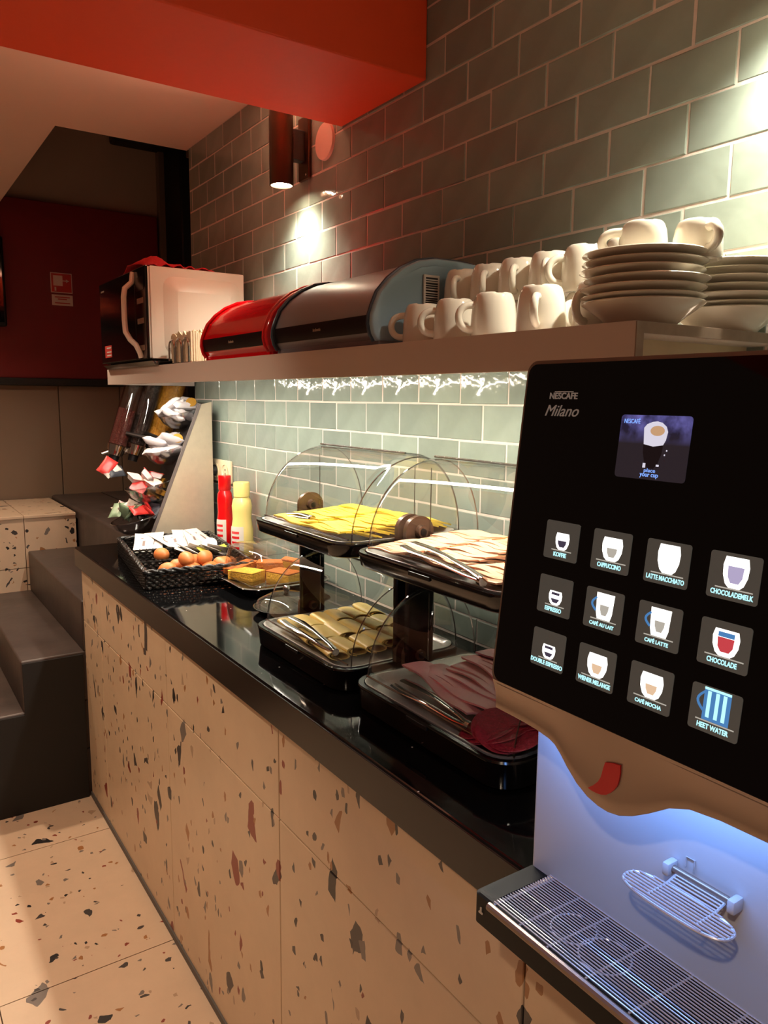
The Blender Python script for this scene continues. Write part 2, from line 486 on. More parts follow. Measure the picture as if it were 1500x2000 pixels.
# ------------------------------------------------------------------ counter
counter = thing('buffet_counter', 'long buffet counter clad in beige terrazzo panels', 'counter', (-.25, .2, 0))
MB().box(-.468, -.004, -1.5, 1.285, 0, .8395).build('carcass', m_joint, counter, smooth=0)
PY = [1.288, 1.052, .398, -.2395, -.876, -1.5]
for i in range(5):
    for (za, zb) in ((.018, .6542), (.6566, .8395)):
        MB().box(-.482, -.468, PY[i+1]+.0013, PY[i]-.0013, za, zb).build('terrazzo_panel', m_terr, counter, smooth=0, bevel=.0012, seg=1)
MB().box(-.486, -.468, -1.5, 1.288, .0, .018).build('base_joint', m_seal, counter, smooth=0)
worktop = thing('worktop', 'polished black granite worktop with warm reflection tinted into its front edge', 'worktop', (-.25, .2, .84))
MB().box(-.4885, -.004, -1.5, 1.34, .84, .9075).build('slab', m_black_stone, worktop, smooth=0, bevel=.003)
MB().box(-.4915, -.4880, -1.5, 1.34, .8405, .9045).build('front_edge', m_granite_edge, worktop, smooth=0, bevel=.001)

# ------------------------------------------------------------------ wall shelf and its LED strip
SZ = 1.5215
shelf = thing('wall_shelf', 'long white laminate box shelf on the tiled wall', 'shelf', (-.16, .3, 1.468))
MB().box(-.325, -.006, -.857, 1.45, SZ-.014, SZ).build('top_board', m_shelf, shelf, smooth=0)
MB().box(-.325, -.311, -.857, 1.45, 1.4685, SZ-.014).build('front_board', m_shelf, shelf, smooth=0)
MB().box(-.311, -.006, 1.436, 1.45, 1.4685, SZ-.014).build('end_board', m_shelf, shelf, smooth=0)
MB().box(-.311, -.006, -.80, -.79, 1.4685, SZ-.014).build('inner_board', m_plyin, shelf, smooth=0)
ed = MB(); ed.box(-.3245, -.0065, -.8585, -.857, SZ-.0135, SZ-.0005); ed.box(-.3245, -.3115, -.8585, -.857, 1.469, SZ-.0135)
ed.build('plywood_edge', m_ply, shelf, smooth=0)
m_led = emit_mat('led_white', (255, 246, 228), 80.)
led = thing('led_strip', 'warm white LED strip light under the wall shelf', 'light', (-.29, .1, 1.47))
MB().box(-.308, -.282, -.78, 1.255, 1.4775, 1.484).build('channel', m_steel, led, smooth=0)
MB().box(-.305, -.285, -.775, 1.25, 1.4745, 1.4775).build('diffuser', m_led, led, smooth=0)

# ------------------------------------------------------------------ wall spot lamps
m_bronze = M('bronze_tube', (70, 44, 26), rough=.35, metal=.7, var=(20, .1))
m_bulb = emit_mat('lamp_glass', (255, 236, 200), 60.)
def wall_lamp(y, label, watts, up_watts):
    x, zb, zt, r = -.078, 1.998, 2.205, .0325
    t = thing('wall_lamp', label, 'lamp', (x, y, zb), 'wall spot lamps')
    prof = [(r-.003, .012), (r-.003, 0), (r, 0), (r, zt-zb), (0, zt-zb)]
    MB().lathe(prof, (x, y, zb), 28).build('shade', m_bronze, t)
    MB().lathe([(0, .010), (r-.0032, .010), (r-.0032, .0125), (0, .0125)], (x, y, zb), 24).build('bulb', m_bulb, t)
    br = MB().box(x+r-.004, -.012, y-.014, y+.014, zb+.07, zb+.15)
    br.build('bracket', m_matt_blk, t, smooth=0, bevel=.003)
    MB().box(-.012, -.001, y-.03, y+.03, zb+.025, zb+.19).build('back_plate', m_bronze, t, smooth=0, bevel=.003)
    MB().cyl((-.012, y-.02, zb+.035), (-.0145, y-.02, zb+.035), .003, n=10).build('screw', m_chrome, t)
    o = spot_light('lamp_beam', (x, y, zb+.006), watts, 122, .9, (1.0, .93, .76), radius=.020)
    o.parent = t; o.matrix_parent_inverse = Matrix.Translation((-x, -y, -zb))
    o = spot_light('ceiling_fill', (x, y, zt+.004), up_watts, 150, .6, (1.0, .62, .44), aim=(-.35, 0, 1), radius=.024)  # upward fill added to brighten the ceiling; the shade is closed on top
    o.parent = t; o.matrix_parent_inverse = Matrix.Translation((-x, -y, -zb))
wall_lamp(.535, 'bronze cylinder wall lamp lit beside the red beam', 15, 15.0)
wall_lamp(-.885, 'bronze cylinder wall lamp lit above the stacked plates', 29, 2.0)
disc = MB().cyl((-.0005, .427, 2.098), (-.008, .427, 2.098), .047, .0455, n=40).build('cover_disc', M('pale_pink_plastic', (226, 190, 178), rough=.6, var=(6, .03)), None)
tag(disc, 'round pale cover plate on tiles below the red beam', 'cover plate')
m_dl = emit_mat('downlight_glass', (255, 226, 186), 14.)
for i, (dx, dy, dw) in enumerate(DOWN):
    t = thing('ceiling_downlight', ['recessed ceiling downlight above the dark stairs', 'recessed ceiling downlight above the walkway', 'recessed ceiling downlight behind the viewer'][i], 'downlight', (dx, dy, 2.33), 'ceiling downlights')
    MB().lathe([(.036, 0), (.046, 0), (.044, -.004), (.036, -.004)], (dx, dy, 2.333), 28).build('ring', m_wht_pl, t)
    MB().lathe([(0, -.001), (.036, -.001), (.036, -.002), (0, -.002)], (dx, dy, 2.333), 24).build('lens', m_dl, t)

# ------------------------------------------------------------------ microwave on its tray, cloth, napkins
tr = MB()
tr.loft([[(x, y, SZ) for x, y in rrect(-.33, -.03, .86, 1.43, .02)], [(x, y, SZ+.012) for x, y in rrect(-.345, -.02, .845, 1.44, .02)],
         [(x, y, SZ+.012) for x, y in rrect(-.338, -.027, .852, 1.433, .018)], [(x, y, SZ+.005) for x, y in rrect(-.33, -.035, .86, 1.42, .016)]])
tag(tr.build('black_tray', m_gloss_blk, None), 'flat black tray under the white microwave', 'tray')
MX0, MX1, MY0, MY1, MZ0, MZ1 = -.345, -.03, .905, 1.435, 1.541, 1.8135
mw = thing('microwave', 'white microwave oven with black glass door and white handle', 'microwave', ((MX0+MX1)/2, (MY0+MY1)/2, MZ0))
body = MB()
# side panel with an embossed, recessed field
fr = lambda x0, x1, z0, z1, y, r: [(x, y, z) for x, z in rrect(x0, x1, z0, z1, r, 4)]
rings = [fr(MX0+.014, MX1, MZ0, MZ1, MY1, .004), fr(MX0+.014, MX1, MZ0, MZ1, MY0+.002, .004), fr(MX0+.0155, MX1-.002, MZ0+.002, MZ1-.002, MY0, .004),
         fr(-.292, -.046, MZ0+.012, MZ1-.026, MY0, .035), fr(-.286, -.052, MZ0+.018, MZ1-.032, MY0-.003, .032), fr(-.252, -.082, MZ0+.02, MZ1-.070, MY0-.015, .006), ]
body.loft(rings)
body.build('body', m_wht_pl, mw, smooth=9)
MB().box(MX0+.008, MX0+.014, MY0+.003, MY1-.003, MZ0+.002, MZ1-.002).build('front_frame', m_wht_pl, mw, smooth=0, bevel=.003)
door = MB().box(MX0, MX0+.008, MY0+.11, MY1, MZ0, MZ1).build('door', m_gloss_blk, mw, smooth=0, bevel=.003)
ctl = MB().box(MX0, MX0+.008, MY0, MY0+.106, MZ0, MZ1).build('control_panel', m_gloss_blk, mw, smooth=0, bevel=.002)
for z in (1.715, 1.655, 1.575):
    MB().box(MX0-.0012, MX0, MY0+.02, MY0+.085, z-.008, z+.008).build('button_label', m_wains, ctl, smooth=0)
MB().box(MX0-.0012, MX0, MY0+.015, MY0+.09, 1.745, 1.785).build('display', m_lcd, ctl, smooth=0)
hp = [(-.347, 1.02, 1.805), (-.352, 1.018, 1.775), (-.374, 1.016, 1.755), (-.378, 1.016, 1.73), (-.378, 1.016, 1.66), (-.377, 1.013, 1.625), (-.370, .99, 1.60), (-.360, .965, 1.583), (-.352, .955, 1.56), (-.348, .955, 1.545)]
MB().tube(hp, .0085, 10).build('handle', m_wht_pl, door)
st = MB().box(MX0-.0008, MX0, 1.30, 1.385, 1.56, 1.60).build('sticker', M('red_sticker', (190, 60, 50), rough=.5, var=(80, .5)), door, smooth=0)
for z in (1.567, 1.578, 1.592):
    MB().box(MX0-.0012, MX0-.0008, 1.305, 1.36, z-.002, z+.002).build('print_line', m_paper, st, smooth=0)
FRONT = (Vector((MX0, 0, 0)), Vector((0, -1, 0)), Vector((0, 0, 1)), Vector((-1, 0, 0)))
MB().box(MX0-.0006, MX0, 1.37, 1.41, 1.783, 1.788).build('logo_mark', m_wains, door, smooth=0)
for (fx, fy) in ((-.31, .93), (-.06, .93), (-.31, 1.41), (-.06, 1.41)):
    MB().cyl((fx, fy, SZ+.006), (fx, fy, MZ0+.002), .012, n=14).build('foot', m_matt_blk, mw)

m_cloth = M('red_cloth', (178, 22, 34), rough=.85, var=(30, .2), bump=(160, .3))
cl = MB(); nx, ny = 22, 30; g = []
for i in range(nx):
    for j in range(ny):
        u, v = i/(nx-1), j/(ny-1)
        z = MZ1+.004+.040*max(0, math.sin(u*6.2+v*2.5))**2*(1-abs(2*v-1)**3)*(.45+.55*math.sin(v*4+1)**2)+.010*math.sin(u*17+v*9)**2*(1-abs(2*u-1)**4)
        g.append((-.333+.21*u+.008*math.sin(v*9), .912+.30*v+.012*math.sin(u*7)**2, z))
top = g; bot = [(x, y, max(MZ1+.0005, z-.003)) for x, y, z in g]
cl.v = top+bot; N = nx*ny
for i in range(nx-1):
    for j in range(ny-1):
        a, b2, c2, d2 = i*ny+j, (i+1)*ny+j, (i+1)*ny+j+1, i*ny+j+1
        cl.f += [(a, b2, c2, d2), (a+N, d2+N, c2+N, b2+N)]
edge = [i*ny for i in range(nx)]+[(nx-1)*ny+j for j in range(1, ny)]+[i*ny+ny-1 for i in range(nx-2, -1, -1)]+[j for j in range(ny-2, 0, -1)]
for k in range(len(edge)):
    a, b2 = edge[k], edge[(k+1) % len(edge)]
    cl.f.append((a, a+N, b2+N, b2))
tag(cl.build('red_cloth', m_cloth, None, smooth=60), 'crumpled red cloth lying on top of the microwave', 'cloth')

nh = thing('napkin_holder', 'chrome wire napkin holder beside the microwave', 'napkin holder', (-.255, .765, SZ))
for x in (-.294, -.215):
    for yc in (.715, .775, .835):
        pts = [(x, yc-.024, SZ+.004), (x, yc-.023, SZ+.045)]+[(x, yc+.023*math.cos(t), SZ+.05+.023*math.sin(t)) for t in [PI-PI*k/10 for k in range(11)]]+[(x, yc+.024, SZ+.004)]
        MB().tube(pts, .0030, 8).build('wire_hoop', m_chrome, nh)
for y in (.69, .775, .86):
    MB().tube([(-.292, y, SZ+.004), (-.215, y, SZ+.004)], .0022, 7).build('base_wire', m_chrome, nh)
MB().tube([(-.292, .69, SZ+.004), (-.292, .86, SZ+.004)], .0022, 7).build('base_wire', m_chrome, nh)
MB().tube([(-.215, .69, SZ+.004), (-.215, .86, SZ+.004)], .0022, 7).build('base_wire', m_chrome, nh)
m_nap = M('cream_napkin', (226, 208, 176), rough=.9, var=(40, .06), bump=(200, .15))
for i in range(11):
    x = -.288+i*.0066
    mb = MB(); n = 14; f_ = []; bk = []
    for j in range(n+1):
        y = .69+.165*j/n
        ztop = SZ+.088+.006*math.sin(j*1.7+i)+rng.uniform(-.003, .003)+(.008 if i > 6 else 0)
        dx = .0012*math.sin(j*1.3+i)
        f_ += [(x+dx, y, SZ+.0068), (x+dx, y, ztop)]; bk += [(x+.005+dx, y, SZ+.0068), (x+.005+dx, y, ztop-.002)]
    mb.v = f_+bk; K = 2*(n+1)
    for j in range(n):
        a = 2*j
        mb.f += [(a, a+2, a+3, a+1), (a+K, a+K+1, a+K+3, a+K+2), (a+1, a+3, a+3+K, a+1+K), (a, a+K, a+K+2, a+2)]
    mb.f += [(0, 1, 1+K, K), (2*n, 2*n+K, 2*n+1+K, 2*n+1)]
    tag(mb.build('paper_napkin', m_nap, None), f'folded cream paper napkin in the chrome holder, {ORD[i]} from the shelf edge', 'napkin', 'napkins in the chrome holder')

# ------------------------------------------------------------------ bread bins
PROF = [(-.300, 1.5335), (-.3075, 1.545), (-.3116, 1.5615), (-.3105, 1.577), (-.3054, 1.592), (-.2949, 1.6152), (-.2734, 1.639), (-.2459, 1.6592), (-.2121, 1.6745), (-.1773, 1.681), (-.12, 1.6815), (-.085, 1.6795), (-.062, 1.668), (-.052, 1.645), (-.05, 1.5335)]
def scaled(p, d):
    cx, cz = -.18, 1.60
    return [(cx+(x-cx)*(1+d), max(SZ+.0005, cz+(z-cz)*(1+d))) for x, z in p]
def bread_bin(y0, y1, label, m_body, m_end, m_ring, mark):
    t = thing('bread_bin', label, 'bread bin', (-.18, (y0+y1)/2, SZ))
    fn = lambda u, v, a: (u, a, v)
    MB().prism(PROF, fn, y0+.012, y1-.012).build('shutter', m_body, t, smooth=50)
    for (a, b_) in ((y0, y0+.012), (y1-.012, y1)):
        mb = MB()
        o0 = scaled(PROF, .035)
        inn = scaled(PROF, .0)
        mid = (a+b_)/2
        if a == y0:
            mb.loft([[fn(*p, b_) for p in o0], [fn(*p, a+.003) for p in o0], [fn(*p, a) for p in scaled(PROF, .01)], [fn(*p, a+.001) for p in scaled(PROF, -.10)], [fn(*p, a+.0035) for p in scaled(PROF, -.125)]])
        else:
            mb.loft([[fn(*p, a) for p in o0], [fn(*p, b_-.003) for p in o0], [fn(*p, b_) for p in scaled(PROF, .01)]])
        mb.build('end_cap', m_end, t, smooth=50)
    for yy in (y0+.013, y1-.013):
        MB().tube([(u, yy, v) for u, v in scaled(PROF[:-2], .038)], .004, 8).build('ring', m_ring, t)
    band = [(-.3088, 1.5455), (-.3128, 1.5615), (-.3117, 1.5765)]
    poly = band+[(x+.003, z) for x, z in reversed(band)]
    bo = MB().prism(poly, fn, y0+.018, y1-.018).build('grip_band', m_matt_blk, t, smooth=50)
    text('brand_mark', mark, .009, (Vector((-.3134, (y0+y1)/2, 1.5625)), Vector((0, -1, 0)), Vector((.05, 0, 1)).normalized(), Vector((-1, 0, .05)).normalized()), (0, 0, 0), m_steel, bo, width=.030, depth=.0004)
    MB().box(-.300, -.05, y0+.002, y1-.002, SZ, 1.535).build('base', m_body, t, smooth=0, bevel=.003)
    return t
m_bred = M('red_enamel', (206, 18, 26), rough=.14, var=(3, .03), coat=.6)
m_bgrey = M('grey_metallic', (142, 146, 154), rough=.34, metal=.4, var=(4, .03))
m_bblue = M('blue_grey_plastic', (150, 176, 192), rough=.42, var=(5, .03))
m_bdark = M('dark_blue_ring', (70, 84, 98), rough=.3, metal=.4, var=(5, .03))
bread_bin(.142, .548, 'glossy red roll top bread bin with black grip band', m_bred, m_bred, m_bred, 'brabantia')
gb = bread_bin(-.288, .122, 'grey metallic roll top bread bin with pale blue end', m_bgrey, m_bblue, m_bdark, 'brabantia')
bl = MB().box(-.205, -.170, -.2895, -.2860, 1.598, 1.653).build('barcode_label', m_paper, gb, smooth=0)
zz = 1.602
while zz < 1.648:
    w = rng.choice((.0014, .0022, .003))
    MB().box(-.201, -.174, -.2902, -.2895, zz, zz+w).build('bar', m_matt_blk, bl, smooth=0)
    zz += w+rng.choice((.0016, .0024))

# ------------------------------------------------------------------ mugs, all upside down with notched foot rings
def make_mug(r, h, name='mug'):
    t = thing(name, '', 'mug', (0, 0, 0), 'white mugs on the shelf')
    prof = [(r*.90, .004), (r*.985, 0), (r*1.0, .003), (r*1.0, h*.25), (r*.975, h*.55), (r*.92, h*.78), (r*.84, h*.92), (r*.78, h*.975), (r*.735, h), (r*.67, h), (r*.62, h*.955), (0, h*.95)]
    def zm(q, i):
        return -.006*max(0, math.cos(4*(2*PI*i/40)))**6 if q in (8, 9) else 0
    MB().lathe(prof, (0, 0, 0), 40, zm).build('body', m_china, t, smooth=50)
    hp = []
    for k in range(13):
        a = -PI*.5+PI*k/12
        hp.append((r*.97+.022*math.cos(a)**.8 if abs(math.cos(a)) > 1e-6 else r*.95, 0, h*.47+h*.27*math.sin(a)))
    hp = [(r*.9, 0, h*.20)]+hp+[(r*.86, 0, h*.74)]
    MB().tube(hp, .0058, 10).build('handle', m_china, t, smooth=60)
    return t
mug0 = make_mug(.0355, .0695)
MUGS = []
fy = [(-.345, 2.35, 'leftmost'), (-.432, 2.6, 'second from left'), (-.527, 2.75, 'third from left'), (-.628, 3.75, 'fourth from left')]
for i, (y, a, w) in enumerate(fy):
    MUGS.append((-.247, y, SZ, a, f'upside down white mug, {w} in the front row on the shelf edge'))
MUGS.append((-.215, -.706, SZ, 3.3, 'upside down white mug in the front row nearest the plates'))
uy = [-.325, -.398, -.470, -.541, -.612]
ua = [3.7, 3.75, 3.75, 3.75, 2.6]
names = ['nearest the grey bread bin', 'second from the bread bin', 'third from the bread bin', 'fourth from the bread bin', 'fifth from the bread bin']
for i, y in enumerate(uy):
    MUGS.append((-.142, y-.006, SZ, 3.3, f'upside down white mug, lower back row, {names[i]}'))
    MUGS.append((-.142, y, SZ+.0695, ua[i], f'upside down white mug, upper row, {names[i]}'))
MUGS.append((-.13, -.686, SZ, 3.3, 'upside down white mug, lower back row, beside the plate stack'))
MUGS.append((-.135, -.686, SZ+.0695, 3.6, 'upside down white mug, upper row, beside the plate stack'))
for i, (x, y, z, a, lab) in enumerate(MUGS):
    if i == 0:
        mug0.location = (x, y, z); mug0.rotation_euler = (0, 0, a); mug0['label'] = lab
    else:
        dup(mug0, (x, y, z), (0, 0, a), lab)

# ------------------------------------------------------------------ plates and cups
def plate_mesh(r, h, foot, name):
    prof = [(0, .003), (foot-.004, .003), (foot-.003, 0), (foot, 0), (foot+.003, .004), (r*.72, h*.45), (r*.98, h*.93), (r, h), (r*.985, h+.0012), (r*.7, h*.62), (foot, .0075), (0, .0065)]
    return MB().lathe(prof, (0, 0, 0), 56).mesh(name)
pm = plate_mesh(.076, .0145, .042, 'plate')
bm_ = plate_mesh(.075, .029, .040, 'bowl')
ordw = ['second', 'third', 'fourth', 'fifth', 'sixth', 'top']
def stack(x, y, where, n=7, s=1.0):
    o = link('deep_plate', bm_, m_china, None, 50); o.location = (x, y, SZ)
    tag(o, f'deep white plate at the bottom of the {where}', 'plate', 'stacked plates')
    z = SZ+.0215
    for i in range(n-1):
        p = link('plate', pm, m_china, None, 50)
        p.location = (x+rng.uniform(-.003, .003), y+rng.uniform(-.003, .003), z)
        tag(p, f'white plate, {ordw[i if i < n-2 else 5]} from below in the {where}' if i < n-2 else f'white plate on top of the {where}', 'plate', 'stacked plates')
        z += .0105
    return z
zt1 = stack(-.242, -.800, 'plate stack at the shelf front')
stack(-.086, -.815, 'plate stack against the tiles')
cup0 = make_mug(.030, .047, 'espresso_cup')
cup0['group'] = 'small cups on the plates'
cup0.location = (-.238, -.792, zt1-.002); cup0.rotation_euler = (0, 0, 2.5); cup0['label'] = 'small upside down white cup at the front on the plate stack'; cup0['category'] = 'cup'
dup(cup0, (-.192, -.838, zt1-.002), (0, 0, 4.2), 'small upside down white cup at the back on the plate stack')

# ------------------------------------------------------------------ socket and plug
CT = .9075
m_cream = M('cream_plastic', (226, 206, 172), rough=.4, var=(6, .03))
so = thing('wall_socket', 'cream double wall socket on the tiles above the sauce bottles', 'socket', (-.01, 1.175, 1.17))
MB().box(-.012, -.001, 1.09, 1.262, 1.125, 1.205).build('plate', m_cream, so, bevel=.004)
for yy in (1.133, 1.219):
    MB().lathe([(.026, 0), (.028, .003), (.026, .004), (.024, .0005), (0, .0005)], (0, 0, 0), 24).build('socket_ring', m_cream, so)
    o = so.children[-1]
    o.matrix_parent_inverse = so.matrix_basis.inverted() if False else Matrix.Translation((.01, -1.175, -1.17)) @ Matrix.Translation((-.012, yy, 1.165)) @ Matrix.Rotation(-PI/2, 4, 'Y')
for zz in (1.158, 1.172):
    MB().cyl((-.0125, 1.133, zz), (-.0142, 1.133, zz), .0028, n=10).build('pin_hole', m_matt_blk, so)
pl = thing('power_plug', 'black plug in the cream wall socket', 'plug', (-.03, 1.219, 1.165))
MB().cyl((-.0165, 1.219, 1.165), (-.045, 1.219, 1.165), .021, .017, n=20).build('head', m_matt_blk, pl)
MB().tube([(-.043, 1.219, 1.160), (-.05, 1.222, 1.13), (-.035, 1.235, 1.07), (-.022, 1.25, .98), (-.02, 1.26, CT+.006)], .0035, 8).build('cable', m_matt_blk, pl)

# ------------------------------------------------------------------ sauce bottles
def bottle(name, x, y, label, cat, m, m_lab, r, h):
    t = thing(name, label, cat, (x, y, CT))
    MB().lathe([(r*.9, 0), (r, .004), (r, h*.36), (r*.93, h*.42), (r*.86, h*.50), (r*.88, h*.60), (r*.92, h*.68), (r*.82, h*.76), (r*.62, h*.80), (r*.6, h*.82), (0, h*.82)], (x, y, CT), 32).build('bottle_body', m, t, smooth=60)
    MB().lathe([(r*.68, h*.80), (r*.74, h*.81), (r*.76, h*.985), (r*.72, h), (0, h)], (x, y, CT), 28).build('cap', m, t, smooth=40)
    lb = MB(); rows = []
    a0 = math.radians(205)
    for k in range(13):
        a = a0+math.radians(95)*k/12-math.radians(47)
        rows.append([(x+(r+.0006)*math.cos(a)*q, y+(r+.0006)*math.sin(a)*q, CT+z) for q, z in ((1, .02), (1, h*.36), (.97, h*.41))])
    lb.loft(rows, False, False, False)
    lo = lb.build('label_wrap', m_lab, t)
    for zq in (.30, .48, .66, .82):
        rows = []
        for k in range(9):
            a = a0+math.radians(50)*k/8-math.radians(25)
            rows.append([(x+(r+.0011)*math.cos(a), y+(r+.0011)*math.sin(a), CT+h*.40*zq+dz) for dz in (-.004, .004)])
        mb = MB(); mb.loft(rows, False, False, False); mb.build('print_line', m_bred, lo)
bottle('ketchup_bottle', -.052, 1.045, 'red ketchup squeeze bottle standing against the tiles', 'bottle', M('ketchup_red', (214, 8, 14), rough=.25, var=(5, .05), coat=.3), m_paper, .029, .255)
bottle('mayonnaise_bottle', -.050, .905, 'pale yellow sauce squeeze bottle beside the red one', 'bottle', M('mayo_yellow', (232, 208, 128), rough=.3, var=(5, .04), coat=.3), m_paper, .036, .245)

# ------------------------------------------------------------------ dispenser rack with bowls and cereal tubes
rk = thing('cereal_rack', 'steel sided rack with tilted bowls and cereal tubes at the counter end', 'cereal rack', (-.15, 1.3, CT))
sidep = [(-.032, CT), (-.032, 1.411), (-.070, 1.403), (-.272, CT)]
fnr = lambda u, v, a: (u, a, v)
for yy in (1.198, 1.372):
    MB().prism(sidep, fnr, yy, yy+.003).build('side_panel', m_steel, rk, smooth=0, bevel=.0008, seg=1)
rim = MB().prism([(-.070, 1.403), (-.272, CT), (-.284, CT), (-.082, 1.403)], fnr, 1.197, 1.202)
rim.build('side_rim', M('grey_edge', (120, 110, 108), rough=.4, metal=.4, var=(9, .1)), rk, smooth=0)
MB().prism([(-.074, 1.395), (-.268, CT+.012), (-.265, CT+.012), (-.071, 1.395)], fnr, 1.201, 1.372).build('front_panel', m_matt_blk, rk, smooth=0)
MB().box(-.27, -.034, 1.201, 1.372, CT, CT+.006).build('base_plate', m_matt_blk, rk, smooth=0)
BOWLS = [(-.118, 1.375, .078, .062), (-.172, 1.247, .080, .062), (-.235, 1.122, .088, .070), (-.285, 1.005, .092, .062)]
YB = 1.286
for (bx, bz, br, bh) in BOWLS:
    prof = [(0, -bh), (br*.35, -bh*.96), (br*.68, -bh*.74), (br*.9, -bh*.4), (br, 0), (br*.975, 0), (br*.875, -bh*.39), (br*.66, -bh*.70), (br*.34, -bh*.91), (0, -bh*.95)]
    o = MB().lathe(prof, (0, 0, 0), 28).build('bowl', m_acryl, None, smooth=60)
    o.parent = rk
    tilt = Matrix.Translation((bx, YB, bz)) @ Matrix.Rotation(math.radians(-14), 4, 'Y') @ Matrix.Diagonal((1, .9, 1, 1))
    o.matrix_parent_inverse = Matrix.Translation((.15, -1.3, -CT)) @ tilt
    rm = MB().tube([(br*math.cos(2*PI*k/30), br*math.sin(2*PI*k/30), 0) for k in range(30)], .0022, 6, closed=True).build('bowl_rim', m_acryl, None, smooth=60)
    rm.parent = rk; rm.matrix_parent_inverse = Matrix.Translation((.15, -1.3, -CT)) @ tilt
m_tube = clear_mat('cereal_tube', (.93, .91, .9), 1.2, .03, base=.05)
m_choc = M('chocolate_cereal', (92, 34, 24), rough=.8, var=(220, .7), bump=(150, .8))
m_flake = M('corn_flakes', (236, 152, 44), rough=.75, var=(120, .6), bump=(90, .9))
m_dcer = M('dark_muesli', (46, 32, 28), rough=.8, var=(160, .6), bump=(120, .8))
for (tx, ty, ml, lab) in ((-.100, 1.505, m_flake, 'golden corn flakes'), (-.180, 1.500, m_dcer, 'dark cereal'), (-.250, 1.505, m_choc, 'reddish brown cereal')):
    p0 = Vector((tx-.036, ty, 1.245)); d = Vector((.322, 0, 1)).normalized()
    p1 = p0+d*.27
    tb = MB(); R = .046 if ml is m_flake else .0345
    tb.cyl(p0, p1, R, n=28, cap=False); tb.cyl(p0, p1, R-.002, n=28, cap=False)
    t_ = tb.build('cereal_tube', m_tube, rk, smooth=60)
    MB().cyl(p0+d*.004, p0+d*(.25 if ml is not m_choc else .14), R-.0035, n=24).build('cereal', ml, t_, smooth=60)['label'] = lab
    MB().cyl(p1, p1+d*.018, R+.003, n=28).build('tube_lid', m_matt_blk, t_)
    MB().cyl(p0, p0-d*.038, R+.002, R*.8, n=24).build('spout', m_chrome, t_)
    MB().cyl(p0-d*.038, p0-d*.062, R*.55, R*.5, n=20).build('nozzle', m_matt_blk, t_)
    MB().cyl(p0-d*.02+Vector((-.02, 0, 0)), p0-d*.02+Vector((-.052, 0, -.01)), .009, n=12).build('turn_knob', m_chrome, t_)
    MB().cyl(p0+d*.05+Vector((.01, -R, 0)), Vector((-.12, 1.374, p0.z+.01)), .007, n=10).build('tube_arm', m_matt_blk, t_)
# packs in the bowls
def pillow(name, sx, sy, sz, m, crimp=True):
    bm = bmesh.new()
    nx, ny = 9, 9
    vt, vb = [], []
    for i in range(nx):
        for j in range(ny):
            u, v = 2*i/(nx-1)-1, 2*j/(ny-1)-1
            h = max(0, (1-u**4)*(1-v**4))**.6*sz
            wob = .12*sz*math.sin(5*u+3*v)
            vt.append(bm.verts.new((u*sx, v*sy*(1-.06*(1-u*u)), h/2+wob*(1-u*u)*(1-v*v)+.0002)))
            vb.append(bm.verts.new((u*sx, v*sy*(1-.06*(1-u*u)), -h/2-.0002)))
    for i in range(nx-1):
        for j in range(ny-1):
            a, b2, c2, d2 = i*ny+j, (i+1)*ny+j, (i+1)*ny+j+1, i*ny+j+1
            bm.faces.new((vt[a], vt[b2], vt[c2], vt[d2])); bm.faces.new((vb[a], vb[d2], vb[c2], vb[b2]))
    ring = [i*ny for i in range(nx)]+[(nx-1)*ny+j for j in range(1, ny)]+[i*ny+ny-1 for i in range(nx-2, -1, -1)]+[j for j in range(ny-2, 0, -1)]
    for k in range(len(ring)):
        a, b2 = ring[k], ring[(k+1) % len(ring)]
        bm.faces.new((vt[a], vb[a], vb[b2], vt[b2]))
    me = bpy.data.meshes.new(name); bm.to_mesh(me); bm.free(); me.materials.append(m)
    return me
m_white_pack = M('white_foil_pack', (196, 188, 190), rough=.4, var=(30, .06), rnd=.05)
m_gold = M('gold_foil', (196, 148, 60), rough=.3, metal=.6, var=(40, .1))
m_redpk = M('red_white_pack', (196, 48, 44), rough=.4, var=(60, .5))
m_pinkpk = M('pale_pack', (224, 196, 186), rough=.45, var=(60, .25))
m_greenpk = M('green_pack', (120, 140, 112), rough=.45, var=(60, .4))
m_darkpk = M('dark_pack', (60, 62, 70), rough=.45, var=(60, .4))
pk_white = pillow('sachet', .044, .032, .028, m_white_pack)
pk = {c: pillow('sachet', .034, .024, .013, c) for c in (m_redpk, m_pinkpk, m_greenpk, m_darkpk, m_paper)}
def place(me, name, loc, rot, label, cat, group):
    o = link(name, me, None, None, 60); o.location = loc; o.rotation_euler = rot
    return tag(o, label, cat, group)
for b_i, where in ((0, 'topmost bowl'), (1, 'second bowl from the top')):
    bx, bz, br, bh = BOWLS[b_i]
    lay = [(-.034, -.028, -.012), (-.034, .024, -.010), (.012, -.030, -.012), (.012, .028, -.010), (-.010, 0, .012), (.032, -.002, .012), (-.038, -.004, .020), (.008, -.024, .026), (.012, .022, .028)]
    for q, (dx, dy, dz) in enumerate(lay):
        place(pk_white, 'creamer_pack', (bx+dx, YB+dy, bz+dz), (rng.uniform(-.6, .6), rng.uniform(-.7, .5), rng.uniform(-.8, .8)), f'white creamer pack heaped in the {where} of the rack', 'pack', f'white packs in the {where}')
    cu = thing('creamer_cup', f'tiny white cup with gold lid in the {where} of the rack', 'cup', (bx+.03, YB-.035, bz+.03))
    MB().lathe([(.013, -.012), (.017, .006), (.0185, .008), (0, .008)], (bx+.03, YB-.035, bz+.03), 20).build('cup_body', m_white_pack, cu)
    MB().lathe([(.0185, .008), (.0185, .0092), (0, .0095)], (bx+.03, YB-.035, bz+.03), 20).build('lid', m_gold, cu)
    cu.rotation_euler = (.9, -.5, 0)
